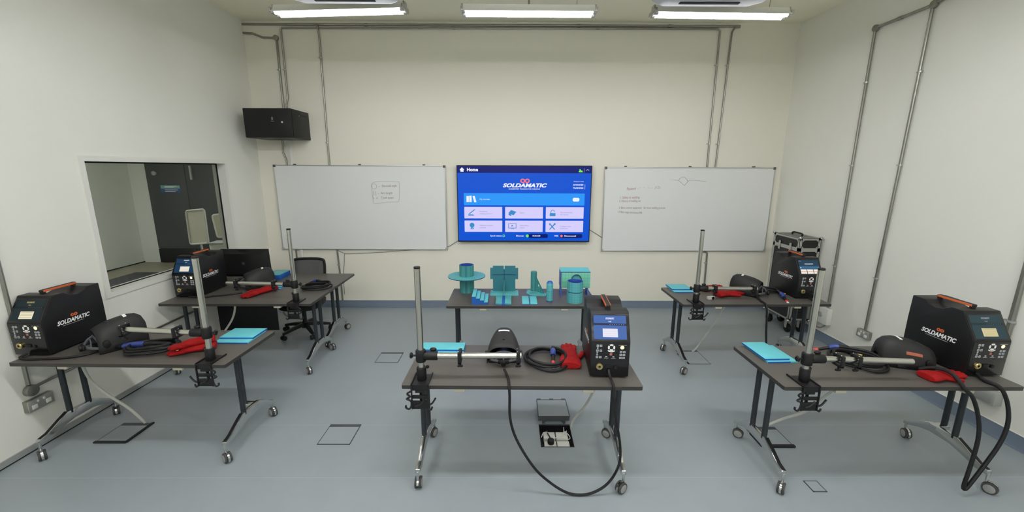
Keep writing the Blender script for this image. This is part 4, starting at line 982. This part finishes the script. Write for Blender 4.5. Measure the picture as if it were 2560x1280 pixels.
g = MB(); g.span((-.127, -.0022, .188), (.127, -.0002, .196)); g.span((-.004, -.0035, .01), (.004, -.0002, .246)); g.build('weld_seam', 'weld', t)
MB().prism([(0, 0), (-.145, 0), (0, .125)], .005, X=T(-.0025, -.003, .008) @ Matrix(((0, 0, 1, 0), (1, 0, 0, 0), (0, 1, 0, 0), (0, 0, 0, 1)))).build('gusset', 'tealfine', t)
t = thing('butt_weld_plates', 'thick green-teal butt weld plates with wide blue seam', 'test piece', (-.141, 3.875, .74))
for a in (0, .091): MB().span((a, 0, .006), (a+.064, .255, .020), .001).build('plate', 'teal', t)
MB().span((.002, -.001, 0), (.153, .254, .006), .001).build('backing_plate', 'navy', t)
MB().span((.0645, -.010, .002), (.0905, .262, .018), .002).build('weld_seam', 'bluecoat', t)
t = thing('butt_weld_plates', 'thin cyan butt weld plates with narrow dark seam', 'test piece', (.122, 3.895, .74), -.01)
for a in (0, .081): MB().span((a, 0, .003), (a+.070, .25, .010), .001).build('plate', 'cyan', t)
MB().span((0, 0, 0), (.151, .249, .003), .0005).build('backing_plate', 'bluecoat', t)
MB().span((.0705, -.002, .003), (.0805, .252, .011), .001).build('weld_seam', 'weld', t)
t = thing('pipe_bracket', 'teal tube with a slanted gusset plate on a pointed base', 'test piece', (.260, 4.345, .74))
MB().prism([(-.085, -.085), (-.04, -.165), (.115, -.193), (.132, -.11), (.07, .05), (-.068, .04)], .008).build('base_plate', 'teal', t)
MB().lathe([(.034, 0.008), (.034, .222), (.030, .226), (.0, .226)], 28).build('tube', 'tealfine', t)
t2 = bmesh.new()
outer = [(.125*q, 0) for q in (0, .33, .66, 1)]+[(.125-.121*q, .165*q) for q in (.25, .5, .75, 1)]+[(0, .165), (0, .11), (0, .05)]
inner = []
for x, z in outer:
    a = math.atan2(z-.075, x-.042); inner.append((.042+.012*math.cos(a), .075+.016*math.sin(a)))
for yy in (-.004, .004):
    A = [t2.verts.new((x, yy, z)) for x, z in outer]; B = [t2.verts.new((x, yy, z)) for x, z in inner]; n_ = len(A)
    for k in range(n_): t2.faces.new((A[k], A[(k+1) % n_], B[(k+1) % n_], B[k]))
g = MB(); g.merge(t2, RZ(-.8) @ T(.030, 0, .008)); g.build('gusset_plate', 'tealfine', t)
MB().span((-.05, -.105, .008), (.03, -.07, .013), .001).build('weld_tab', 'tealfine', t)
t = thing('stepped_pipe', 'slim teal pipe of two lengths with blue chamfered top', 'test piece', (.402, 4.005, .74))
R = .0335
MB().lathe([(R, .01), (R, .098), (R-.003, .101), (0, .101)], 28).build('lower_pipe', 'teal', t)
MB().lathe([(R-.005, .10), (R-.005, .108), (R, .108), (R, .19), (R-.002, .193)], 28).build('upper_pipe', 'teal', t)
MB().lathe([(R-.001, .19), (R-.013, .21), (R-.015, .205), (0, .205)], 28).build('chamfered_top', 'bluecoat', t)
MB().lathe([(0, 0), (R-.003, 0), (R-.003, .01)], 28).build('base_ring', 'navy', t)
t = thing('hollow_box_piece', 'light teal folded box with a round pipe opening, right end of the test-piece table', 'test piece', (.695, 4.205, .74))
YZ = Matrix(((0, 0, 1, 0), (1, 0, 0, 0), (0, 1, 0, 0), (0, 0, 0, 1)))
MB().span((-.152, -.004, .082), (.152, .004, .250), .001).build('front_plate', 'tealgreen', t)
MB().prism([(-.004, .252), (.15, .262), (.15, .268), (-.004, .258)], .31, X=T(-.160, 0, 0) @ YZ).build('roof_plate', 'cyan', t)
MB().span((-.160, -.0055, .249), (.152, -.0042, .2575)).build('fold_seam', 'weld', t)
MB().span((-.160, .006, .08), (-.1525, .15, .25), .001).build('side_plate', 'navy', t)
MB().span((.1445, .006, .08), (.152, .15, .25), .001).build('side_plate', 'bluecoat', t)
for sx in (-.158, .125):
    MB().prism([(-.02, 0), (.12, 0), (.12, .08), (.008, .08)], .012, X=T(sx, 0, 0) @ YZ).build('foot', 'bluecoat', t)
MB().lathe([(.048, 0), (.053, 0), (.053, .02), (.048, .02), (.048, 0)], 32, X=T(.005, -.0045, .178) @ RX(PI/2)).build('pipe_ring', 'weld', t)
g = MB(); disc(g, 0, 0, .048, T(.005, -.0062, .178) @ RX(PI/2)); g.build('ring_plug', 'teal', t)
t = thing('two_ring_pipe', 'wide teal pipe of two rings with a dark seam, next to the folded box', 'test piece', (.655, 3.995, .74))
R = .080
MB().lathe([(0, .001), (R, 0), (R, .103), (R-.004, .106), (R-.004, .112), (R, .115), (R, .215), (R-.007, .215), (R-.010, .1), (R-.01, .003)], 40).build('pipe_wall', 'teal', t)
MB().lathe([(R-.0036, .104), (R-.001, .109), (R-.0036, .114)], 40).build('weld_seam', 'weld', t)
MB().lathe([(R-.0105, .19), (R-.0075, .2155), (R-.0105, .08), (0, .078)], 40).build('pipe_bore', 'navy', t)

# ------------------------------------------------------------------ monitor, chair, flight case
t = thing('monitor', 'black monitor seen from behind, beside the office chair', 'monitor', (-3.17, 4.84, .74), .03)
b_ = MB(); b_.loft([[(-.285, .03, .03), (.285, .03, .03), (.275, .03, .365), (-.275, .03, .365)], [(-.285, 0, .03), (.285, 0, .03), (.275, 0, .365), (-.275, 0, .365)], [(-.22, -.04, .07), (.22, -.04, .07), (.21, -.04, .315), (-.21, -.04, .315)]]); b_.build('back_shell', 'black', t)
MB().span((-.265, .031, .045), (.265, .033, .355)).build('panel', 'casefront', t)
MB().span((-.05, -.02, .345), (.05, -.002, .369), .004).build('top_notch', 'blackmetal', t)
g = MB(); disc(g, 0, 0, .018, T(0, -.0408, .2) @ RX(PI/2)); g.build('back_emblem', 'slot', t)
MB().span((-.035, -.03, .01), (.035, .0, .2), .006).build('stand_neck', 'black', t)
MB().span((-.12, -.08, 0), (.12, .09, .012), .005).build('stand_foot', 'black', t)
t = thing('office_chair', 'black swivel office chair with mesh back at the monitor table', 'office chair', (-2.60, 4.97, 0), .06)
MB().lathe([(0, .075), (.045, .075), (.05, .11), (.03, .15), (0, .15)], 20).build('base_hub', 'black', t)
for k in range(5):
    a = k*2*PI/5+.35; X = RZ(a)
    l_ = MB(); l_.loft([[(.03, -.028, .10), (.03, .028, .10), (.03, .022, .14), (.03, -.022, .14)], [(.16, -.022, .085), (.16, .022, .085), (.16, .017, .122), (.16, -.017, .122)], [(.295, -.016, .066), (.295, .016, .066), (.295, .012, .09), (.295, -.012, .09)]], X=X)
    lo = l_.build('base_leg', 'black', t)
    c = MB(); c.cyl((.285, 0, .05), (.285, 0, .08), .008, seg=8, X=X)
    for s in (-1, 1): c.cyl((.29, s*.008, .028), (.29, s*.03, .028), .028, seg=16, X=X)
    c.build('caster', 'rubber', lo)
MB().cyl((0, 0, .14), (0, 0, .34), .025, seg=16).build('gas_lift', 'black', t)
MB().span((-.10, -.12, .32), (.10, .12, .36), .015).build('tilt_mechanism', 'black', t)
sc = []
for z, k in ((.355, .90), (.37, .98), (.415, 1.0), (.44, .94)):
    sc.append([(.245*k*math.copysign(abs(math.cos(a))**.55, math.cos(a)), .235*k*math.copysign(abs(math.sin(a))**.55, math.sin(a)), z) for a in [2*PI*q/28 for q in range(28)]])
MB().loft(sc).build('seat', 'rubber', t)
fr = MB(); bw, bz0, bz1 = .195, .56, .895
fr.tube([(-bw+.02, .26, bz0), (-bw, .265, bz0+.12), (-bw-.005, .275, bz1-.05), (-bw+.03, .278, bz1), (0, .29, bz1+.008), (bw-.03, .278, bz1), (bw+.005, .275, bz1-.05), (bw, .265, bz0+.12), (bw-.02, .26, bz0)], .016, 8, n=5)
fr.tube([(-bw+.02, .26, bz0), (0, .275, bz0-.01), (bw-.02, .26, bz0)], .018, 8, n=5); fr.build('back_frame', 'black', t)
rows = [[(x_*bw, .265+.015*(1-x_*x_)+.012*(z_-bz0)/.3, z_) for x_ in (-1, -.6, -.2, .2, .6, 1)] for z_ in (bz0, bz0+.1, bz0+.2, bz1-.05, bz1)]
o = MB(); o.sheet(rows); o = o.build('back_mesh', 'mesh', t); md = o.modifiers.new('th', 'SOLIDIFY'); md.thickness = .004
MB().tube([(0, .10, .34), (0, .24, .35), (0, .30, .44), (0, .29, .60)], .02, 8, n=5, flat=1.6).build('back_bracket', 'black', t)

t = thing('flight_case', 'black flight case with aluminium edges standing in the back corner', 'flight case', (3.535, 4.95, 0))
W, DP, Z0, Z1 = .262, .50, .175, 1.235; ZS = 1.09
MB().span((.006, .006, Z0), (W-.006, DP-.006, ZS-.012)).build('body', 'foam', t)
MB().span((.006, .006, ZS-.008), (W-.006, DP-.006, Z1-.006)).build('lid', 'foam', t)
MB().span((.03, .03, Z1-.006), (W-.03, DP-.03, Z1-.001)).build('lid_panel', 'caselid', t)
e = MB(); a = .026; q = .0045
for x in (0, W):
    for y in (0, DP):
        sx, sy = (1 if x == 0 else -1), (1 if y == 0 else -1)
        e.span((x, y, Z0), (x+sx*a*1.25, y+sy*q, Z1)); e.span((x, y, Z0), (x+sx*q, y+sy*a*1.25, Z1))
for z, sz in ((Z0, 1), (Z1, -1), (ZS, 1), (ZS, -1)):
    aa = a if z != ZS else .022
    for y, sy in ((0, 1), (DP, -1)):
        e.span((0, y, z), (W, y+sy*q, z+sz*aa))
        if z != ZS: e.span((0, y, z), (W, y+sy*a, z+sz*q))
    for x, sx in ((0, 1), (W, -1)):
        e.span((x, 0, z), (x+sx*q, DP, z+sz*aa))
        if z != ZS: e.span((x, 0, z), (x+sx*a, DP, z+sz*q))
e.build('edge_profile', 'bracket', t)
cc = .05   # chamfer webs in the corners of the panels
g = MB()
for (x, sx) in ((a, 1), (W-a, -1)):
    for (z, sz) in ((ZS+.022, 1), (Z1-a, -1), (ZS-.022, -1), (Z0+a, 1)):
        g.prism([(x, z), (x+sx*.032, z), (x, z+sz*.032)], q, X=T(0, q, 0) @ RX(PI/2))
for (y, sy) in ((a, 1), (DP-a, -1)):
    for (z, sz) in ((ZS+.022, 1), (Z1-a, -1), (ZS-.022, -1), (Z0+a, 1)):
        g.prism([(y, z), (y+sy*.032, z), (y, z+sz*.032)], q, X=Matrix(((0, 0, 1, 0), (1, 0, 0, 0), (0, 1, 0, 0), (0, 0, 0, 1))))
g.build('corner_braces', 'bracket', t)
for x in (0, W):
    for y in (0, DP):
        for z in (Z0, Z1): MB().ball((x, y, z), .019, u=14, v=8).build('ball_corner', 'chrome', t)
for y in (.15, .36):
    g = MB(); g.span((-.010, y-.016, ZS-.05), (-.001, y+.016, ZS+.06), .002); g.build('latch', 'bracket', t)
g = MB(); g.tube([(W/2, .16, Z1), (W/2, .17, Z1+.03), (W/2, .33, Z1+.03), (W/2, .34, Z1)], .010, 8, n=4); g.build('top_handle', 'black', t)
for x in (.05, W-.05):
    for y in (.06, DP-.06):
        g = MB(); g.span((x-.03, y-.04, .16), (x+.03, y+.04, .175)); g.span((x-.03, y-.012, .06), (x-.026, y+.03, .16)); g.span((x+.026, y-.012, .06), (x+.03, y+.03, .16))
        c = g.build('caster', 'bracket', t); MB().cyl((x-.02, y+.01, .055), (x+.02, y+.01, .055), .055, seg=24, bev=.008).build('caster_wheel', 'rubber', c)

# ------------------------------------------------------------------ loose cables
wire('helmet_lead', 'black lead hanging in a loop in front of the centre table', [(-.035, 2.50, .765), (-.02, 2.46, .752), (-.008, 2.40, .748), (-.004, 2.345, .75), (-.003, 2.32, .735), (0, 2.31, .68), (.002, 2.30, .55), (.03, 2.295, .43), (.092, 2.29, .30), (.175, 2.285, .175), (.274, 2.28, .082), (.36, 2.275, .028), (.431, 2.27, .012), (.52, 2.272, .02), (.61, 2.278, .07), (.67, 2.285, .15), (.700, 2.29, .25), (.692, 2.295, .38), (.662, 2.30, .53), (.645, 2.31, .68), (.640, 2.325, .745), (.636, 2.36, .762), (.632, 2.40, .775), (.632, 2.43, .80)], .0085, 'rubber', 4)
wire('helmet_lead', 'thick black lead hanging in a narrow loop at the nearest right table', [(2.72, 2.52, .762), (2.76, 2.47, .795), (2.785, 2.40, .805), (2.795, 2.345, .775), (2.805, 2.308, .735), (2.85, 2.29, .68), (2.905, 2.28, .54), (2.921, 2.27, .40), (2.905, 2.262, .2), (2.895, 2.26, .09), (2.91, 2.262, .06), (2.94, 2.265, .10), (3.013, 2.275, .23), (3.075, 2.28, .37), (3.10, 2.285, .50), (3.08, 2.29, .62), (3.045, 2.30, .71), (3.02, 2.32, .75), (3.00, 2.38, .755), (3.02, 2.44, .765)], .0115, 'rubber', 4)
wire('helmet_lead', 'black lead hanging from the mask at the far right table', [(2.57, 4.12, .765), (2.545, 4.0, .752), (2.54, 3.92, .75), (2.54, 3.885, .73), (2.55, 3.875, .62), (2.57, 3.87, .40), (2.62, 3.87, .16), (2.72, 3.87, .05), (2.86, 3.875, .10), (2.99, 3.88, .30), (3.04, 3.88, .52), (3.06, 3.89, .72), (3.06, 3.93, .752), (3.07, 4.05, .765)], .0095, 'rubber', 4)
wire('helmet_lead', 'black lead lying along the front edge of the nearest left table', [(-2.98, 2.82, .752), (-3.02, 2.74, .750), (-3.12, 2.69, .750), (-3.25, 2.675, .750), (-3.34, 2.67, .750), (-3.42, 2.69, .752), (-3.40, 2.72, .765)], .0085, 'rubber', 5)
wire('helmet_lead', 'black lead curving between trainer and mask on the left table', [(-2.86, 4.25, .75), (-2.95, 4.18, .75), (-3.08, 4.12, .75), (-3.16, 4.08, .75), (-3.28, 4.06, .762)], .008, 'rubber', 5)
def floor_cable(label, pts): wire('floor_cable', label, pts, .0105, 'cable_white', 5)
floor_cable('white flexible conduit rising from the open floor box to the centre table', [(.50, 3.00, -.02), (.505, 3.0, .03), (.53, 2.98, .10), (.585, 2.93, .22), (.63, 2.86, .38), (.655, 2.78, .55), (.66, 2.70, .70)])
floor_cable('white flexible conduit rising from the floor box to the nearest left table', [(-2.99, 3.045, .004), (-3.0, 3.03, .05), (-3.08, 3.02, .16), (-3.19, 3.0, .28), (-3.27, 2.97, .42), (-3.27, 2.93, .58), (-3.26, 2.90, .70)])
floor_cable('white flexible conduit rising from the floor box to the nearest right table', [(2.06, 2.985, .004), (2.09, 2.97, .04), (2.17, 2.93, .12), (2.26, 2.84, .24), (2.33, 2.76, .42), (2.37, 2.66, .60), (2.39, 2.60, .70)])
floor_cable('white flexible conduit rising from the floor box to the far right table', [(2.10, 4.41, .004), (2.125, 4.39, .05), (2.17, 4.36, .16), (2.24, 4.30, .36), (2.29, 4.25, .54), (2.33, 4.20, .70)])
floor_cable('grey flexible conduit below the left table under the window', [(-3.30, 4.18, .01), (-3.22, 4.18, .1), (-3.08, 4.17, .30), (-2.94, 4.15, .48), (-2.87, 4.12, .62), (-2.86, 4.10, .70)])
